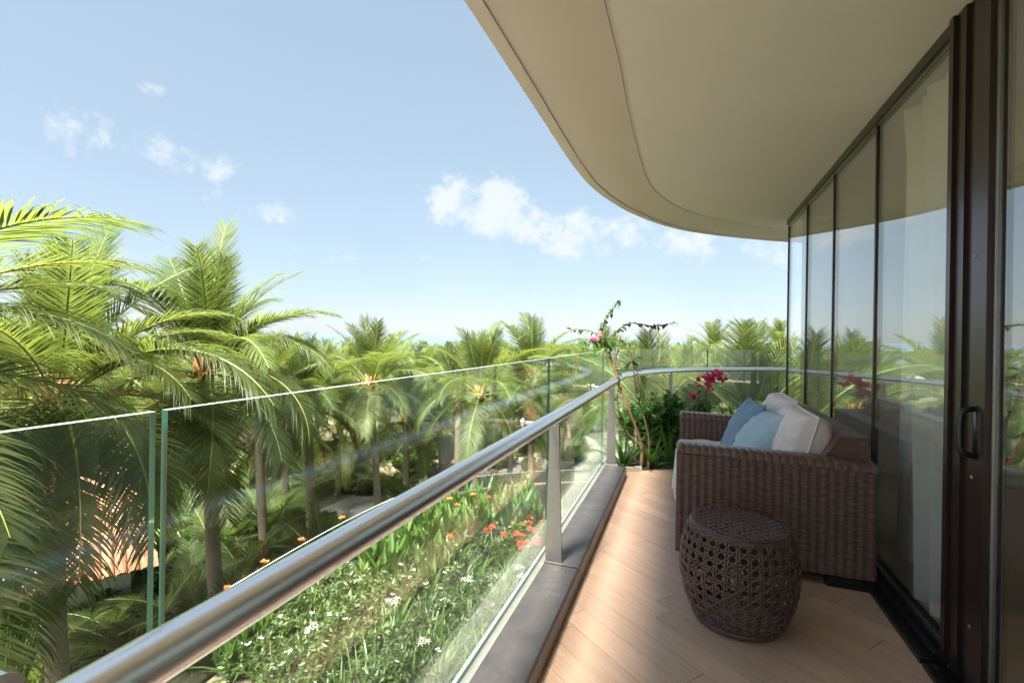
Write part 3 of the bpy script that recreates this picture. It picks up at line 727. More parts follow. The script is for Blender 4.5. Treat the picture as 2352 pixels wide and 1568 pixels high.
F_SPI, F_WHI, F_CAN, F_BALL = spider_flower(), small_white(), canna_flower('orange_petal'), ball_flower('red_petal')
def plant(name, label, cat, me, loc, rz_, sc, group, part='foliage', flowers=()):
    t = thing(name, label, cat, loc, rz_, group); o = link(part, me, t, None, None, sc); stuff(o)
    for fm, p, s_ in flowers: link('flower', fm, t, p, (0,0,random.uniform(0,6)), s_)
    return t

# ------------------------------------------------------------------ planter at the end of the terrace
pl = struct(sheet('planter_soil', [(1.10,4.735),(1.9,4.93),(2.926,5.174),(4.2,4.8),(5.4,6.6),(4.15,7.22),(3.4,7.14),(2.8,6.95),(2.33,6.71),(1.87,6.34),(1.54,5.96),(1.24,5.45)], .006, 'soil'))
mb = MB(); prism(mb, [(1.07,4.70),(1.30,4.755),(1.29,4.79),(1.06,4.74)], .0, .045); tag(mb.obj('planter_edging', 'concrete_white'), 'low rough cement edging between the floor tiles and the planter soil', 'edging')
def crinum(loc, n, ln, wd, seed, label, droop=.9, el=(35,82), m='planter_leaf'):
    rg = random.Random(seed); t = thing('strap_leaf_lily', label, 'plant', loc, 0, 'lilies in the terrace planter')
    for i in range(n):
        mb = MB(); blade(mb, (rg.uniform(-.03,.03),rg.uniform(-.03,.03),-.02), sph(i*2.4+rg.uniform(-.4,.4), R(rg.uniform(*el))), ln*rg.uniform(.6,1.1), wd*rg.uniform(.8,1.2), droop*rg.uniform(.5,1.5), 7)
        mb.obj('leaf', m, t, True)
for i, (x, y, lab, n, ln) in enumerate([(1432,1078,'bright strap-leaf lily at the end of the grey kerb',14,.42),(1500,1076,'strap-leaf lily right beside the bougainvillea stem foot',14,.46),(1538,1070,'strap-leaf lily by the front corner of the sofa',14,.44),(1520,1050,'strap-leaf lily in front of the leafy planter shrub',12,.5),(1460,1058,'strap-leaf lily behind the bougainvillea stem foot',12,.5),(1550,1055,'strap-leaf lily under the leafy planter shrub',12,.46)]):
    p = PZ(x, y, 0); crinum((p.x,p.y+.04,.006), n, ln, .042, 100+i, lab)
for x, lab in ((1700,'broad-leaf lily behind the far sofa arm'),(1765,'broad-leaf lily behind the pink back cushion')):
    p = PD(x, 980, 5.7); crinum((p.x,p.y,.006), 14, .62, .085, int(x), lab, .5, (50,85))
rg = random.Random(12)
for k, (x, y, dist, s_, lab) in enumerate([(1535,1030,5.35,1.2,'glossy leafy shrub between the bougainvillea and the far sofa arm'),(1470,1030,5.75,1.0,'leafy shrub behind the bougainvillea stems'),(1600,1030,5.9,1.0,'leafy shrub behind the far sofa arm below the pink flowers')]):
    p = PD(x, y, dist); t = thing('planter_shrub', lab, 'shrub', (p.x,p.y,.006), k, 'shrubs in the terrace planter')
    o = link('foliage', shrub_mesh(300+k, .36, .55, 34, 30, .085, .042).mesh('foliage', ['planter_leaf','twig']), t, None, None, s_); stuff(o)
for k, (x, y) in enumerate([(1270,1060),(1300,1010),(1330,1020),(1345,985)]): pass
# bougainvillea, traced branch by branch in its own plane
def q5(x, y): return 1225 + .3125*x, 673.75 + .3125*y
def branch_pts(lst, dist, wob, rg): return [PD(*q5(x, y), dist + rg.uniform(-wob, wob)) for x, y in lst]
LEAFM = []
for k in range(3):
    rgl = random.Random(k); mb = MB(); blade(mb, (0,0,0), (1,0,.1), 1, .62, .35, 4, 0, .3, 1, .5); LEAFM.append(mb.mesh('leaf', 'planter_leaf', True))
def bract_mesh(k):
    mb = MB(); rgl = random.Random(k)
    for c in range(3):
        a = c*2.094; 
        for t in range(2): blade(mb, (0,0,0), sph(a + t*.25-.12, R(40+10*t)), .034, .030, -.2, 3, 0, .35, .9, .5)
    return mb.mesh('bract', 'bract')
BRACT = [bract_mesh(k) for k in range(2)]
def leafy(t, pts, step, size, rg, n0=0):
    rs = resample(pts, max(2, int(sum((b-a).length for a, b in zip(pts, pts[1:]))/step)))
    for i, p in enumerate(rs):
        if i < n0: continue
        d = sph(rg.uniform(0,2*PI), R(rg.uniform(-70,15))); o = link('leaf', rg.choice(LEAFM), t, p - t.location, d.to_track_quat('X','Z').to_euler(), size*rg.uniform(.7,1.25))
        o.rotation_euler.rotate_axis('X', rg.uniform(-.8,.8))
b0 = PZ(1472, 1077, 0); DB = b0.y + .03
bg = thing('bougainvillea', 'tall bare-stemmed bougainvillea with leafy arching twigs in the planter by the rail bend', 'shrub', tuple(b0))
rg = random.Random(21)
BR = [([(790,1295),(800,1150),(790,1080),(740,950),(690,810),(640,700),(600,560),(560,450)], .017, .010, .03),
      ([(560,450),(545,380),(520,300),(515,220),(540,160),(590,110),(625,55)], .009, .003, .03),
      ([(795,1120),(720,1060),(650,970),(600,880),(570,790)], .012, .005, .04),
      ([(845,1270),(855,1080),(820,930),(770,770),(745,650),(735,500),(690,400)], .011, .004, .05),
      ([(640,700),(600,560),(600,490),(620,400)], .016, .010, .01),
      ([(560,450),(590,300),(640,250),(710,215),(800,225),(860,240),(940,235),(1045,212)], .007, .0022, .05),
      ([(545,380),(480,310),(420,270),(340,265),(248,258)], .006, .002, .05),
      ([(545,380),(470,350),(400,345),(345,350)], .005, .002, .05),
      ([(600,560),(650,560),(700,520),(760,470)], .005, .002, .05),
      ([(735,500),(780,640),(770,800),(790,880)], .004, .002, .05),
      ([(620,560),(640,650),(610,760),(640,960)], .004, .002, .05)]
for i, (ps, r0, r1, wob) in enumerate(BR):
    pts = smooth_poly(branch_pts(ps, DB, wob, rg), 2); 
    if i in (0, 3): pts[0].z = -.01
    n = len(pts); MB().tube([p - b0 for p in pts], [r0+(r1-r0)*k/(n-1) for k in range(n)], 8).obj('branch', 'bougainvillea_bark' if i < 5 else 'twig', bg, True)
    if i == 1: leafy(bg, pts, .014, .065, rg)
    elif i in (5, 6): leafy(bg, pts, .018, .055, rg, 4)
    elif i in (7, 8): leafy(bg, pts, .016, .06, rg)
    elif i in (9, 10): leafy(bg, pts, .032, .065, rg)
for _ in range(70):
    p = PD(*q5(rg.uniform(350,720), rg.uniform(340,470)), DB+rg.uniform(-.12,.15)); d = sph(rg.uniform(0,2*PI), R(rg.uniform(-60,20)))
    link('leaf', rg.choice(LEAFM), bg, p-b0, d.to_track_quat('X','Z').to_euler(), .055*rg.uniform(.7,1.3))
for x, y in ((445,335),(460,345),(490,315),(435,340),(452,350)): 
    p = PD(*q5(x,y), DB-.03); link('bract', BRACT[0], bg, p-b0, (rg.random()*6,rg.random()*6,rg.random()*6), 1.0)
f0 = PD(*q5(1165,1180), 5.75); f0.z = .006
fb = thing('bougainvillea', 'bougainvillea sprig with bright pink bracts rising behind the far sofa arm', 'shrub', tuple(f0))
for ps, r0 in (([(1150,1180),(1155,870),(1210,770),(1250,680),(1290,620),(1340,590)], .008), ([(1145,1180),(1140,900),(1145,800)], .010), ([(1240,1180),(1250,900),(1245,800),(1290,700)], .006), ([(1320,1180),(1300,880),(1280,800)], .006)):
    pts = smooth_poly([PD(*q5(x,y), 5.75+rg.uniform(-.05,.05)) for x,y in ps], 2); pts[0].z = 0; n = len(pts)
    MB().tube([p-f0 for p in pts], [r0*(1-.6*k/n) for k in range(n)], 6).obj('branch', 'bougainvillea_bark', fb, True); leafy(fb, pts[n//2:], .07, .06, rg)
for (x, y, sx, sy, n) in ((1340,605,55,30,26),(1285,615,40,30,16),(1295,670,28,40,16),(1170,750,30,20,12),(1215,635,12,10,4),(1220,682,10,8,3)):
    for _ in range(n):
        p = PD(*q5(x+rg.gauss(0,.5)*sx, y+rg.gauss(0,.5)*sy), 5.72+rg.uniform(-.06,.06)); link('bract', rg.choice(BRACT), fb, p-f0, (rg.random()*6,rg.random()*6,rg.random()*6), rg.uniform(.9,1.35))

# ------------------------------------------------------------------ garden terrace one floor below
BZ = -2.75
low_line = smooth_poly([Vector(p) for p in ((-7.0,-6,0),(-5.4,-1.0,0),(-4.6,1.5,0),(-3.85,4.3,0),(-3.25,6.6,0),(-2.70,8.3,0),(-1.95,9.9,0),(-.60,11.0,0),(1.5,11.55,0),(5,11.9,0),(10,11.2,0))], 3)
bed_poly = [(p.x,p.y) for p in offset2d(low_line, -.03)] + [(10,6),(1.2,5),(-1.5,-6)]
bed = MB(); prism(bed, bed_poly, -3.3, BZ); struct(bed.obj('garden_terrace', 'bed_soil'))
lw = thing('terrace_railing', 'low glass balustrade with thin steel rail round the flower bed one floor below', 'railing', (-3.9,4.3,BZ)); lo = -Vector(lw.location)
tot = sum((b-a).length for a, b in zip(low_line, low_line[1:])); q = 3.2
while q < tot-1.5: pane(q+.008, q+1.9, lw, -1.83, BZ-.3, low_line, lo, .014); q += 1.908
lr = offset2d(low_line, -.22); MB().tube([Vector((p.x,p.y,-2.06))+lo for p in lr if p.y > 9.6], .03, 10).obj('handrail', 'steel', lw, True)
q = 14.0
for k in range(7):
    p, t = poly_t(lr, q); q += 1.9
    if p.y > 9.5: MB().tube([Vector((p.x,p.y,BZ-.01))+lo, Vector((p.x,p.y,-2.06))+lo], .022, 8).obj('post', 'steel_dull', lw)
STN = []
for k, (x, y, w, d, a) in enumerate([(770,1490,.34,1.0,.2),(830,1310,1.0,.35,.1),(690,1540,.9,.35,.2),(1140,1340,.4,.5,.4),(740,1400,.5,.4,.1),(1010,1330,.5,.3,0),(1165,1290,.5,.4,.3)]):
    p = PZ(x, y, BZ); STN.append(p.copy()); m_ = MB(); m_.box((-w/2,-d/2,-.05),(w/2,d/2,.03)); o = m_.obj('stepping_stone', 'paver'); o.location = (p.x,p.y,BZ+.01); o.rotation_euler = (0,0,a)
    tag(o, 'flat grey paving slab lying among the flower bed plants', 'paving slab', 'paving slabs in the lower flower bed')
rg = random.Random(31)
def bed_point(x0, x1, y0, y1, z):
    for _ in range(60):
        p = PZ(rg.uniform(x0,x1), rg.uniform(y0,y1), z)
        if inside((p.x,p.y), bed_poly) and min((Vector((p.x,p.y,0))-q_).length for q_ in low_line) > .22: return p
    return None
def scatter(n, box, fn, z=BZ):
    for _ in range(n):
        p = bed_point(*box, z)
        if p is not None: fn(Vector((p.x,p.y,BZ)))
IXO = []; STONES = STN
def where(p):
    q = Vector((p.x,p.y,0)); near = lambda pts, r_: any((q-Vector((a.x,a.y,0))).length < r_ for a in pts)
    if near(low_line, .75): return 'along the lower glass balustrade'
    if near(STONES, .65): return 'beside a grey paving slab in the lower bed'
    if near(glass_line, .9): return 'right below the balcony glass'
    if near(IXO, .6): return 'next to a red-flowered shrub in the lower bed'
    return 'in the open middle of the lower bed' if p.y < 7 else 'in the far part of the lower bed'
def lily(p, dark=False, fl=.10):
    me = rg.choice(LILYD if dark else LILY); f_ = []
    if rg.random() < fl: f_ = [(F_SPI, (rg.uniform(-.1,.1),rg.uniform(-.1,.1),rg.uniform(.48,.62)), rg.uniform(.9,1.2))]
    lab = 'spider lily clump with thin-petalled white flowers in the lower flower bed' if f_ else ('short dark green strap-leaf clump ' + where(p) if dark else 'arching flowerless strap-leaf lily clump ' + where(p))
    plant('spider_lily', lab, 'lily', me, p, rg.uniform(0,6), rg.uniform(.8,1.2), 'flowering spider lilies' if f_ else ('dark strap-leaf clumps' if dark else 'strap-leaf lily clumps'), 'leaves', f_)
def canna(p, fl=.2):
    f_ = [(F_CAN, (rg.uniform(-.08,.08),rg.uniform(-.08,.08),rg.uniform(.85,1.1)), .7)] if rg.random() < fl else []
    plant('canna_plant', 'broad-leaf canna with an orange flower above its leaves' if f_ else 'bright green flowerless broad-leaf canna ' + where(p), 'canna', rg.choice(CANNA), p, rg.uniform(0,6), rg.uniform(.85,1.15), 'flowering cannas' if f_ else 'leafy cannas', 'leaves', f_)
def white_shrub(p):
    f_ = [(F_WHI, (rg.uniform(-.3,.3),rg.uniform(-.3,.3),rg.uniform(.38,.55)), rg.uniform(.65,.95)) for _ in range(rg.choice((0,0,0,0,1,1)))]
    plant('gardenia_shrub', ('leafy shrub with small white flowers ' if f_ else 'loose flowerless leafy green shrub ') + where(p), 'shrub', rg.choice(SHRUB), p, rg.uniform(0,6), rg.uniform(.8,1.15), 'white-flowered shrubs' if f_ else 'leafy shrubs in the lower bed', 'foliage', f_)
def ixora(p):
    IXO.append(p.copy()); f_ = [(F_BALL, (rg.uniform(-.34,.34),rg.uniform(-.34,.34),rg.uniform(.4,.55)), rg.uniform(.9,1.4)) for _ in range(rg.randint(1,4))]
    plant('ixora_shrub', 'bushy shrub with round red flower heads in the lower bed', 'shrub', rg.choice(IXORA), p, rg.uniform(0,6), rg.uniform(.9,1.2), 'red ixora shrubs', 'foliage', f_)
scatter(26, (1020,1250,1200,1300), ixora)
scatter(150, (900,1270,1290,1640), lambda p: lily(p, fl=.03))
scatter(60, (1080,1330,1330,1700), lambda p: lily(p, True, 0.02))
scatter(60, (1020,1300,1190,1330), lambda p: lily(p, fl=.03))
scatter(42, (640,960,1290,1640), white_shrub)
scatter(30, (820,1180,1260,1480), white_shrub)
scatter(60, (560,1000,1320,1640), lambda p: lily(p, fl=.04))
scatter(60, (940,1220,1180,1260), lambda p: canna(p, .1))
scatter(30, (820,1080,1230,1380), lambda p: canna(p, .03))
scatter(60, (640,1120,1170,1300), white_shrub)
scatter(40, (420,800,1280,1560), white_shrub)
scatter(18, (420,760,1280,1560), lambda p: lily(p, fl=.02))
for x, y in ((520,1310),(550,1305),(600,1282),(607,1290),(658,1250),(694,1205),(775,1190),(785,1188),(1235,1112),(1050,1160)):
    p = PZ(x, y, BZ+1.05)
    if not inside((p.x,p.y), bed_poly): p = PD(x, y, p.y*.93)
    plant('canna_plant', 'tall canna with an orange flower rising at the edge of the lower glass balustrade' , 'canna', rg.choice(CANNA), (p.x,p.y,BZ), rg.uniform(0,6), 1, 'orange cannas along the lower balustrade', 'leaves', [(F_CAN, (0,0,1.05 if p.z > -2 else p.z-BZ), .7)])

# ------------------------------------------------------------------ ground, path, lawn, sea
struct(sheet('ground', [(-900,-60),(900,-60),(900,135),(-900,135)], GROUND, 'ground_earth'))
struct(sheet('beach', [(-900,135),(900,135),(900,160),(-900,160)], GROUND-.02, 'sand'))
struct(sheet('sea', [(-60000,155),(60000,155),(60000,60000),(-60000,60000)], GROUND-.25, 'sea_water'))
def ribbon(pts, w): 
    pts = smooth_poly(pts, 3); a = offset2d(pts, w/2); b = offset2d(pts, -w/2); return a, b
pa, pb = ribbon([Vector(p) for p in ((-16,8,0),(-10,15,0),(-7.0,20,0),(-5.2,25,0),(-1,29,0),(5,31,0),(14,31.5,0),(30,30,0))], 3.4)
mb = MB(); strip(mb, pa, pb, GROUND+.05, GROUND+.05); strip(mb, offset2d(pa,.0), pa, GROUND-.01, GROUND+.05); strip(mb, pb, pb, GROUND+.05, GROUND-.01); struct(mb.obj('path', 'asphalt'))
struct(sheet('lawn', [(-24,16),(-13,17.5),(-9.6,22),(-7.9,27),(-8.5,33),(-16,34),(-26,30)], GROUND+.012, 'lawn'))
for k, (x, y, s_) in enumerate([(590,1075,2.6),(1440,1065,2.5),(700,1045,2.6),(960,1075,2.2),(1010,1065,2.6),(1190,1060,3),(1250,1062,3)]):
    p = PZ(x, y, GROUND); struct(sheet('sand_patch', [(p.x+s_*math.cos(a)*(1+.25*math.sin(3*a+k)), p.y+s_*.8*math.sin(a)*(1+.2*math.cos(2*a+k))) for a in np.linspace(0,2*PI,22)[:-1]], GROUND+.02+.002*k, 'sand'))
for x, y in ((887,1112),(905,1106)):
    p = PZ(x, y+8, GROUND+.05); t = thing('path_light', 'short black and yellow bollard light beside the grey path', 'bollard', (p.x,p.y,GROUND+.05), 0, 'bollard lights by the path')
    MB().tube([(0,0,-.02),(0,0,.30)], .09, 12).obj('post', 'black_plastic', t); MB().tube([(0,0,.3),(0,0,.42)], .092, 12).obj('lamp_band', 'yellow_paint', t); MB().tube([(0,0,.42),(0,0,.5)], [.10,.07], 12).obj('cap', 'black_plastic', t)
def hedge(x, y, s_, lab='dense green bush beside the path and lawn', h=1):
    p = PZ(x, y, GROUND); plant('garden_bush', lab, 'bush', rg.choice(HEDGE), (p.x,p.y,GROUND-.05), rg.uniform(0,6), (s_*1.2,s_*1.2,s_*h), 'garden bushes at ground level')
for x in range(560, 720, 16): hedge(x, 1118-(x-560)*.22+rg.uniform(-5,5), rg.uniform(.8,1.2), 'dense bush in the hedge along the lawn edge')
for x in range(800, 870, 18): hedge(x, 1130+rg.uniform(-6,6), .8, 'low round bush on the lawn beside the lone palm')
for x in range(590, 760, 20): hedge(x, 1100-(x-590)*.2, 1.1, 'bush in the back row of the lawn hedge')
for x, y in ((935,1095),(950,1090),(965,1092),(1130,1075),(1160,1070),(1220,1085),(1290,1075),(1330,1070),(1500,1040),(1560,1030),(1460,1050)): hedge(x, y, rg.uniform(.8,1.2), 'round green bush at the far side of the grey path')
for x in range(420, 780, 22): hedge(x+rg.uniform(-8,8), 1262-(x-420)*.13+rg.uniform(-12,12), rg.uniform(.5,.8), 'small bush below the flower bed balustrade')
for x in range(-100, 420, 34): hedge(x, 1330+rg.uniform(-60,60), rg.uniform(.7,1.1), 'bush under the largest palm near the tiled house')
for x in range(-60, 330, 30): hedge(x, 1475+rg.uniform(-25,25), rg.uniform(1.0,1.3), 'tall dense bush hiding the wall of the tiled house')
for x in range(700, 1200, 30): hedge(x, 1048+rg.uniform(-14,10), rg.uniform(1.0,1.6), 'tall bush beyond the grey path')

# ------------------------------------------------------------------ palms
CLS = [(85,12),(71,34),(57,66),(42,98),(18,88),(-14,62),(-44,36)]
def frond_mesh(cl, seed, hi, L_=3.4):
    rg = random.Random(seed*17+cl*5+hi); e0, bend = CLS[cl]; e0 += rg.uniform(-5,5); bend *= rg.uniform(.85,1.15)
    ns = 22 if hi else 10; pts = []; tan = []; p = Vector((0,0,0)); tw = rg.uniform(-.25,.25)
    for i in range(ns+1):
        t = i/ns; el = R(e0 - bend*t**1.35); d = Vector((math.cos(el), tw*t*.7, math.sin(el))).normalized(); pts.append(p.copy()); tan.append(d); p = p + d*L_/ns
    ra = MB(); rad = [.022*(1-t/ns)**.8+.004 for t in range(ns+1)]; rad[0] = .05
    ra.tube(pts, rad, 6 if hi else 4, 0, False)
    lf = MB(); npair = 105 if hi else 38; seg = 5 if hi else 3
    hang = {0:.12,1:.3,2:.65,3:1.3,4:1.6,5:1.3,6:.8}[cl]
    for k in range(npair):
        t = .17 + .83*(k+rg.uniform(-.3,.3))/npair; t = min(.995,max(.15,t)); f_ = t*ns; i = min(ns-1,int(f_)); b = pts[i].lerp(pts[i+1], f_-i); T = tan[i].lerp(tan[i+1], f_-i).normalized()
        Sd = Vector((0,1,0)); Sd = (Sd - T*Sd.dot(T)).normalized(); Nn = T.cross(Sd); 
        if Nn.z < 0 and cl > 0: Nn = -Nn
        ll = 1.12*(math.sin(PI*min(1,(t-.05)*.88+.10))**.5)*(.62+.38*(1-t)) + .10; 
        for sg in (1,-1):
            if rg.random() < .07: continue
            al = R(66 - 34*t + rg.uniform(-5,5)); vb = R(24 - 24*t + rg.uniform(-7,7)); l2 = ll*rg.uniform(.72,1.12)
            d = (T*math.cos(al) + (Sd*sg*math.cos(vb) + Nn*math.sin(vb))*math.sin(al)).normalized()
            wd = (.027 if hi else .062)*(.6+.4*math.sin(PI*t)); q = b.copy(); vs = []; dr = hang*rg.uniform(.7,1.3)
            for s_ in range(seg+1):
                u = s_/seg; w = wd*.5*(1-u**2.2)*min(1,.45+u*3) + .001; wv = (T - d*T.dot(d)); wv = wv.normalized() if wv.length > .05 else Nn
                vs += [q - wv*w, q + wv*w]; q = q + d*(l2/seg); d = (d + Vector((0,0,-dr*u*.75/ (seg/4)))).normalized() if u > .1 else d
            lf.add(vs, [(a*2,a*2+1,a*2+3,a*2+2) for a in range(seg)])
    return ra, lf
HI, LO = {}, {}
for c in range(7):
    HI[c] = []; LO[c] = []
    for v in range(3):
        ra, lf = frond_mesh(c, v+1, 1); HI[c].append((ra.mesh('frond', 'rachis', True), lf.mesh('leaflets', 'frond_leaf')))
        ra, lf = frond_mesh(c, v+11, 0); o = len(ra.v); ra.add(lf.v, lf.f, 1); LO[c].append(ra.mesh('frond', ['rachis','frond_leaf']))
DRY = []
for v in range(2):
    ra, lf = frond_mesh(6, v+31, 1); DRY.append((ra.mesh('frond', 'frond_dry', True), lf.mesh('leaflets', 'frond_dry')))
nut = MB(); rgn = random.Random(4)
for k in range(14):
    d = sph(rgn.uniform(0,6.28), R(rgn.uniform(-50,50))); nut.sphere(d*.11+Vector((0,0,-.1)), .062, 7, 5, 0, (1,1,1.25))
NUT = nut.mesh('coconut_bunch', 'coconut', True)
bt = MB()
for k in range(14):
    a = k*2.4; z = -.45+.04*k; bt.tube([(.10*math.cos(a),.10*math.sin(a),z),(.17*math.cos(a),.17*math.sin(a),z+.28),(.30*math.cos(a),.30*math.sin(a),z+.50)], [.07,.055,.03], 5)
BOOT = bt.mesh('frond_bases', 'palm_boot', True)
def trunk_mesh(h, r0, r1, lean, seed, rings):
    rg = random.Random(seed); mb = MB(); k = rings; pts = []; rad = []
    for i in range(k+1):
        t = i/k; pts.append(Vector((lean[0]*(1-t)**1.6 + .05*math.sin(t*4+seed), lean[1]*(1-t)**1.6, -h*(1-t)))); rad.append((r0+(r1-r0)*t**.7)*(1.35 if t < .03 else 1) * (1.035 if i % 2 else .97))
    mb.tube(pts, rad, 10); return mb.mesh('trunk', 'bark', True)
def palm(heart, sc, label, group=None, hi=True, nf=24, seed=0, fronds=None, lean=None, tr=.15, nuts=True, skip=None, lowest=5.9):
    rg = random.Random(seed); heart = Vector(heart); h = heart.z - GROUND + .1; lean = lean or (rg.uniform(-.6,.6), rg.uniform(-.6,.6))
    base = Vector((heart.x+lean[0], heart.y+lean[1], GROUND)); t = thing('coconut_palm', label, 'palm tree', tuple(base), 0, group); hp = heart - base
    link('trunk', trunk_mesh(h, tr*1.25, tr, lean, seed, 44 if hi else 14), t, hp)
    if hi: link('frond_bases', BOOT, t, hp, (0,0,seed), sc*.9)
    if nuts and hi:
        for k in range(2): a = rg.uniform(0,6.28); link('coconut_bunch', NUT, t, hp+Vector((.28*math.cos(a)*sc,.28*math.sin(a)*sc,.02)), None, sc*.9)
    lst = []
    if fronds: lst += fronds
    a0 = rg.uniform(0,6.28)
    for k in range(nf):
        az = a0 + k*2.39996; c = int(lowest*((k+.5)/nf)**1.05 + rg.uniform(-.3,.3)) if k > 1 else 0; c = max(0,min(6,c))
        if skip and skip(math.degrees(az) % 360, c): continue
        lst.append((math.degrees(az), c, rg.uniform(.85,1.1)*(.8 if c < 1 else .92 if c < 2 else 1), rg.randrange(3)))
    if hi and seed % 3 != 1:
        for k in range(rg.randint(1,2)):
            m1, m2 = DRY[k]; o = link('frond', m1, t, hp + Vector((0,0,-.15)), (0, R(rg.uniform(5,20)), rg.uniform(0,6.28)), sc*.8); o['label'] = 'dry brown hanging frond'; stuff(link('leaflets', m2, o))
    for az, c, s_, v in lst:
        rot = (R(rg.uniform(-6,6)), R(rg.uniform(-5,5)), R(az)); off = hp + Vector((math.cos(R(az))*.08, math.sin(R(az))*.08, -.05+ (.12 if c < 2 else 0)))*sc
        if hi:
            m1, m2 = HI[c][v % 3]; o = link('frond', m1, t, off, rot, sc*s_); stuff(link('leaflets', m2, o))
        else: link('frond', LO[c][v % 3], t, off, rot, sc*s_)
    return t
# big palms next to the terrace
palm(PD(127,915,8.6), .98, 'largest coconut palm with a thick trunk and upright fronds beside the balcony glass', None, True, 20, 3,
     [(82,0,1.0,0),(-7,3,1.36,0),(-24,4,1.25,1),(-38,5,1.25,2),(-95,6,1.1,0),(-120,6,1.1,2),(-62,6,1.15,1),(20,3,1.12,1),(-20,5,1.0,0),(-75,6,1.0,1),(-40,6,.95,2),(60,1,1,1),(120,1,1,2),(25,2,.95,1),(-100,5,1,0),(-60,4,1,1),(160,2,1,0)], lean=(.5,-.25), tr=.145)
palm(PD(472,850,11.6), 1.0, 'coconut palm with one tall spear frond and a bunch of nuts at its heart', None, True, 20, 11,
     [(80,0,1.08,0),(-57,6,1.05,0),(-50,5,1.1,1),(-25,5,1.05,2),(-88,6,1.05,1),(-70,5,1.1,0),(-10,4,1.1,1),(5,2,1,1),(-5,3,1,0),(150,1,1,2),(30,1,.9,1),(200,2,.9,0)], lean=(.3,.4))
palm(Vector((-8.1,5.2,.55)), 1.12, 'coconut palm standing mostly outside the picture with fronds reaching in over the glass', None, True, 14, 19,
     [(0,2,1.15,0),(-24,5,1.2,1),(-9,5,1.2,0),(12,6,1.1,1),(-45,6,1.1,0),(14,3,1,1),(-14,4,1.05,2),(8,5,1.1,0),(-30,5,1,1),(30,4,1,0),(-6,6,1.0,2),(38,2,1,1)])
mid = [(707,938,16.5,.82,'slim coconut palm with a pale ringed trunk rising from the flower bed edge',5),
       (853,884,18.5,.85,'coconut palm with bright sunlit crown standing alone beside the path',6),
       (1104,905,17.5,.88,'coconut palm with long drooping fronds behind the middle glass pane',8),
       (1225,862,22,.92,'coconut palm with stiff upright fronds behind the end of the straight railing',9),
       (1725,985,13,.95,'coconut palm with wide fronds right behind the curved glass near the facade corner',21),
       (1500,970,14.5,.95,'coconut palm behind the bougainvillea and curved railing',23),
       (1600,985,16,.95,'lower coconut palm behind the pink flowers and curved glass',25),
       (1385,915,18,.85,'coconut palm behind the rail bend',27),
       (655,985,20,.85,'low palm crown half hidden behind the slim ringed trunk',35),
       (780,975,23,.88,'palm crown hanging over the ochre hut',36),
       (930,965,22,.9,'palm crown drooping over the bollard lights',37),
       (1010,985,25,.9,'palm crown beyond the grey path behind the middle pane',38),
       (1180,975,24,.9,'palm crown beyond the path behind the railing joint',39),
       (600,930,15.5,.85,'coconut palm between the spear-frond palm and the slim ringed palm',33)]
for x, y, d, s_, lab, sd_ in mid: palm(PD(x,y,d), s_, lab, None, True, 24, sd_, tr=.125)
rg = random.Random(77); placed = [(PD(x,y,d).x, d) for x,y,d,*_ in mid] + [(-7,7.4),(-7.4,11.6),(-7.9,5)]
marks = [('the slim ringed palm',707),('the lone palm beside the path',853),('the long-fronded palm behind the middle pane',1104),('the stiff-fronded palm at the railing end',1225),('the palm behind the rail bend',1385),('the palm behind the bougainvillea',1500),('the wide-fronded palm by the facade corner',1725),('the spear-frond palm with nuts',472),('the largest palm',127)]
def grove_label(x, d, hz):
    px = 1176 + FPX*x/d; mk = min(marks, key=lambda m: abs(m[1]-px))[0]
    return f"{'taller' if hz > -1.9 else 'low-crowned'} grove palm {'close behind' if d < 28 else 'further back behind' if d < 37 else 'deep in the grove behind'} {mk}"
def far_palm(x, yy, hz, s_, lab, grp, nf, sd_): placed.append((x,yy)); palm(Vector((x,yy,hz)), s_, lab, grp, False, nf, sd_, nuts=False)
for k, (x, d, y) in enumerate([(1716,48,790),(1785,46,797),(1640,44,806)]):
    p = PD(x, y, d); far_palm(p.x, d, p.z, .95, ['tall wind-blown palm behind the wide-fronded palm by the facade corner','tall palm touching the facade corner in view, crown against the sea','smaller wind-blown palm beside the tall pair before the sea'][k] , 'tall palms before the sea', 18, 500+k)
n = 0; tries = 0
while n < 80 and tries < 8000:
    tries += 1; d = rg.uniform(19,46); u = rg.uniform(-1.12,.72); x = u*d
    if min((x-a)**2+(d-b)**2 for a, b in placed) < 2.5**2: continue
    if abs(x+6.5+(20-d)*-.25) < 1.6 and d < 27: continue
    hz = rg.uniform(-2.7,-1.3); far_palm(x, d, hz, rg.uniform(.78,.98), grove_label(x, d, hz), 'palms of the coconut grove', 20, 600+n); n += 1
n = 0; tries = 0
while n < 60 and tries < 6000:
    tries += 1; d = rg.uniform(46,125); u = rg.uniform(-1.15,.75); x = u*d
    if min((x-a)**2+(d-b)**2 for a, b in placed) < 5.0**2: continue
    far_palm(x, d, rg.uniform(-3.4,-2.1), rg.uniform(.95,1.2), 'distant palm near the beach', 'distant palms near the beach', 14, 800+n); n += 1
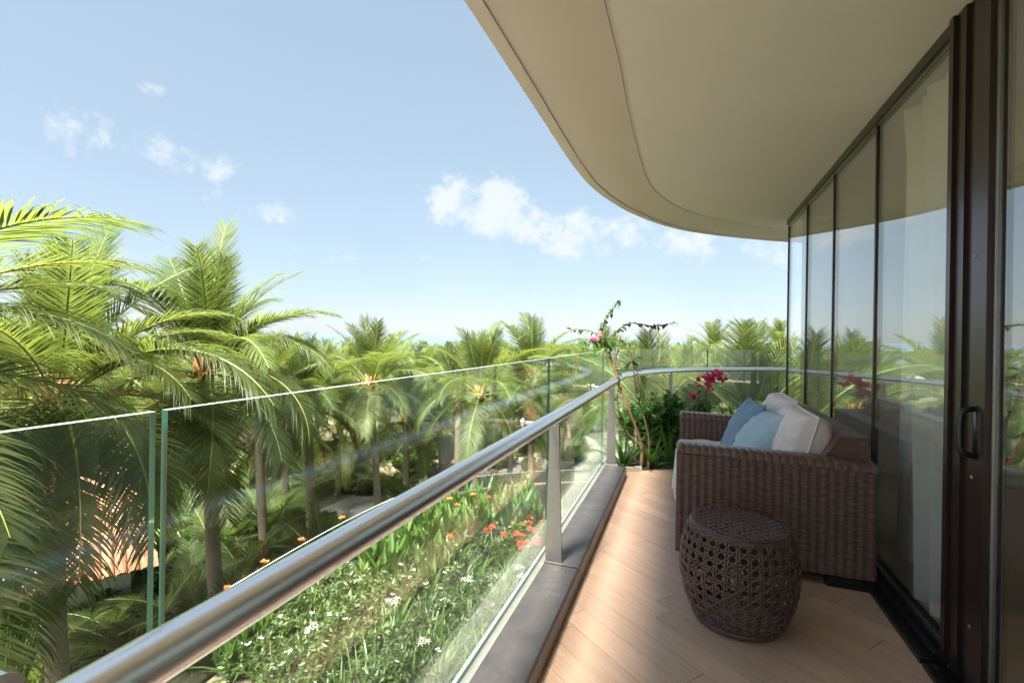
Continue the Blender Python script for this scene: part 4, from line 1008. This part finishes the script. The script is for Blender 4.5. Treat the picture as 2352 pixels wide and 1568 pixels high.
# small palms at ground level
gp = [(rg.uniform(380,1150), rg.uniform(1090,1180), rg.uniform(15,26)) for _ in range(16)]
for k, (x, y, d) in enumerate([(420,1240,13),(470,1270,12),(560,1240,15),(640,1215,17),(330,1300,11),(260,1330,11.5),(60,1400,10),(620,1180,18),(500,1200,16)] + gp):
    p = PD(x, y, d); t = thing('ground_palm', 'low feathery palm clump growing at ground level below the tall palms', 'palm', (p.x,p.y,GROUND), 0, 'low palm clumps at ground level'); h = max(.4, p.z-GROUND-1.3)
    rgk = random.Random(k)
    for j in range(16): c = rgk.choice((1,2,2,3,3)); link('frond', LO[c][j % 3], t, (0,0,h*.15), (R(rgk.uniform(-12,12)),0,j*2.4), rgk.uniform(.5,.75))
rgk = random.Random(5)
# ------------------------------------------------------------------ far building bits
rt = thing('tiled_roof_house', 'small house with an orange clay tile roof behind the palm trunk', 'house', (-13.3,11.6,GROUND), R(42))
MB().box((-3.2,-2.2,-.02),(3.2,2.2,2.2)).obj('wall', 'wall_paint', rt)
roof = MB(); roof.add([(-3.7,-2.8,2.0),(3.7,-2.8,2.0),(3.7,0,3.75),(-3.7,0,3.75),(3.7,2.8,2.0),(-3.7,2.8,2.0)], [(0,1,2,3),(3,2,4,5),(0,3,5),(1,4,2)]); rf = roof.obj('roof', 'roof_tile', rt)
tm = MB(); vs = []
for i in range(2):
    for j in range(7): a = PI*j/6; vs.append((.11*math.cos(a), i*.36, .055*math.sin(a)+.012*(1-i)))
tm.add(vs, [(j,j+1,8+j,7+j) for j in range(6)]); TILE = tm.mesh('tile', 'roof_tile', True); sl_ = math.atan2(1.75, 2.8)
for i in range(30):
    for j in range(10):
        y = -2.82+.29*j; link('tile', TILE, rf, (-3.5+.24*i, y, 2.0+(y+2.8)*1.75/2.8+.02), (sl_,0,0))
p = PD(770,1085,27); hut = thing('ochre_hut', 'small ochre-walled garden hut half hidden behind palm trunks', 'hut', (p.x,p.y,GROUND), .2)
MB().box((-.9,-.9,-.02),(.9,.9,2.3)).obj('wall', 'ochre_paint', hut); MB().add([(-1.5,-1.5,2.2),(1.5,-1.5,2.2),(1.5,1.5,2.2),(-1.5,1.5,2.2),(0,0,3.3)], [(0,1,4),(1,2,4),(2,3,4),(3,0,4),(3,2,1,0)]).obj('roof', 'twig', hut)
MB().box((-.35,-.93,0),(.35,-.90,1.9)).obj('door', 'twig', hut)
# boats out at sea
for k, (x, y, d, s_, m_, lab) in enumerate([(1597,786.5,1500,9,'boat_white','tiny white boat far out near the horizon'),(1641,795,640,8,'boat_red','small red and white fishing boat off the beach'),(912,768.5,1500,10,'boat_white','tiny white boat far out beyond the lone palm')]):
    u = ray(x, y); b = thing('boat', lab, 'boat', (u.x*d, d, GROUND-.25))
    MB().add([(-1*s_,-.25*s_,.12*s_),(.8*s_,-.25*s_,.12*s_),(1.2*s_,0,.22*s_),(.8*s_,.25*s_,.12*s_),(-1*s_,.25*s_,.12*s_),(-.9*s_,-.15*s_,-.05*s_),(.7*s_,-.15*s_,-.05*s_),(.7*s_,.15*s_,-.05*s_),(-.9*s_,.15*s_,-.05*s_)], [(0,1,2,3,4),(0,5,6,1),(1,6,2),(2,7,3),(6,7,2),(3,7,8,4),(4,8,5,0)]).obj('hull', m_, b)
    MB().box((-.5*s_,-.15*s_,.12*s_),(.2*s_,.15*s_,.42*s_)).obj('cabin', 'boat_white', b)
    MB().tube([(.3*s_,0,.1*s_),(.3*s_,0,.9*s_)], .02*s_, 5).obj('mast', 'boat_white', b)
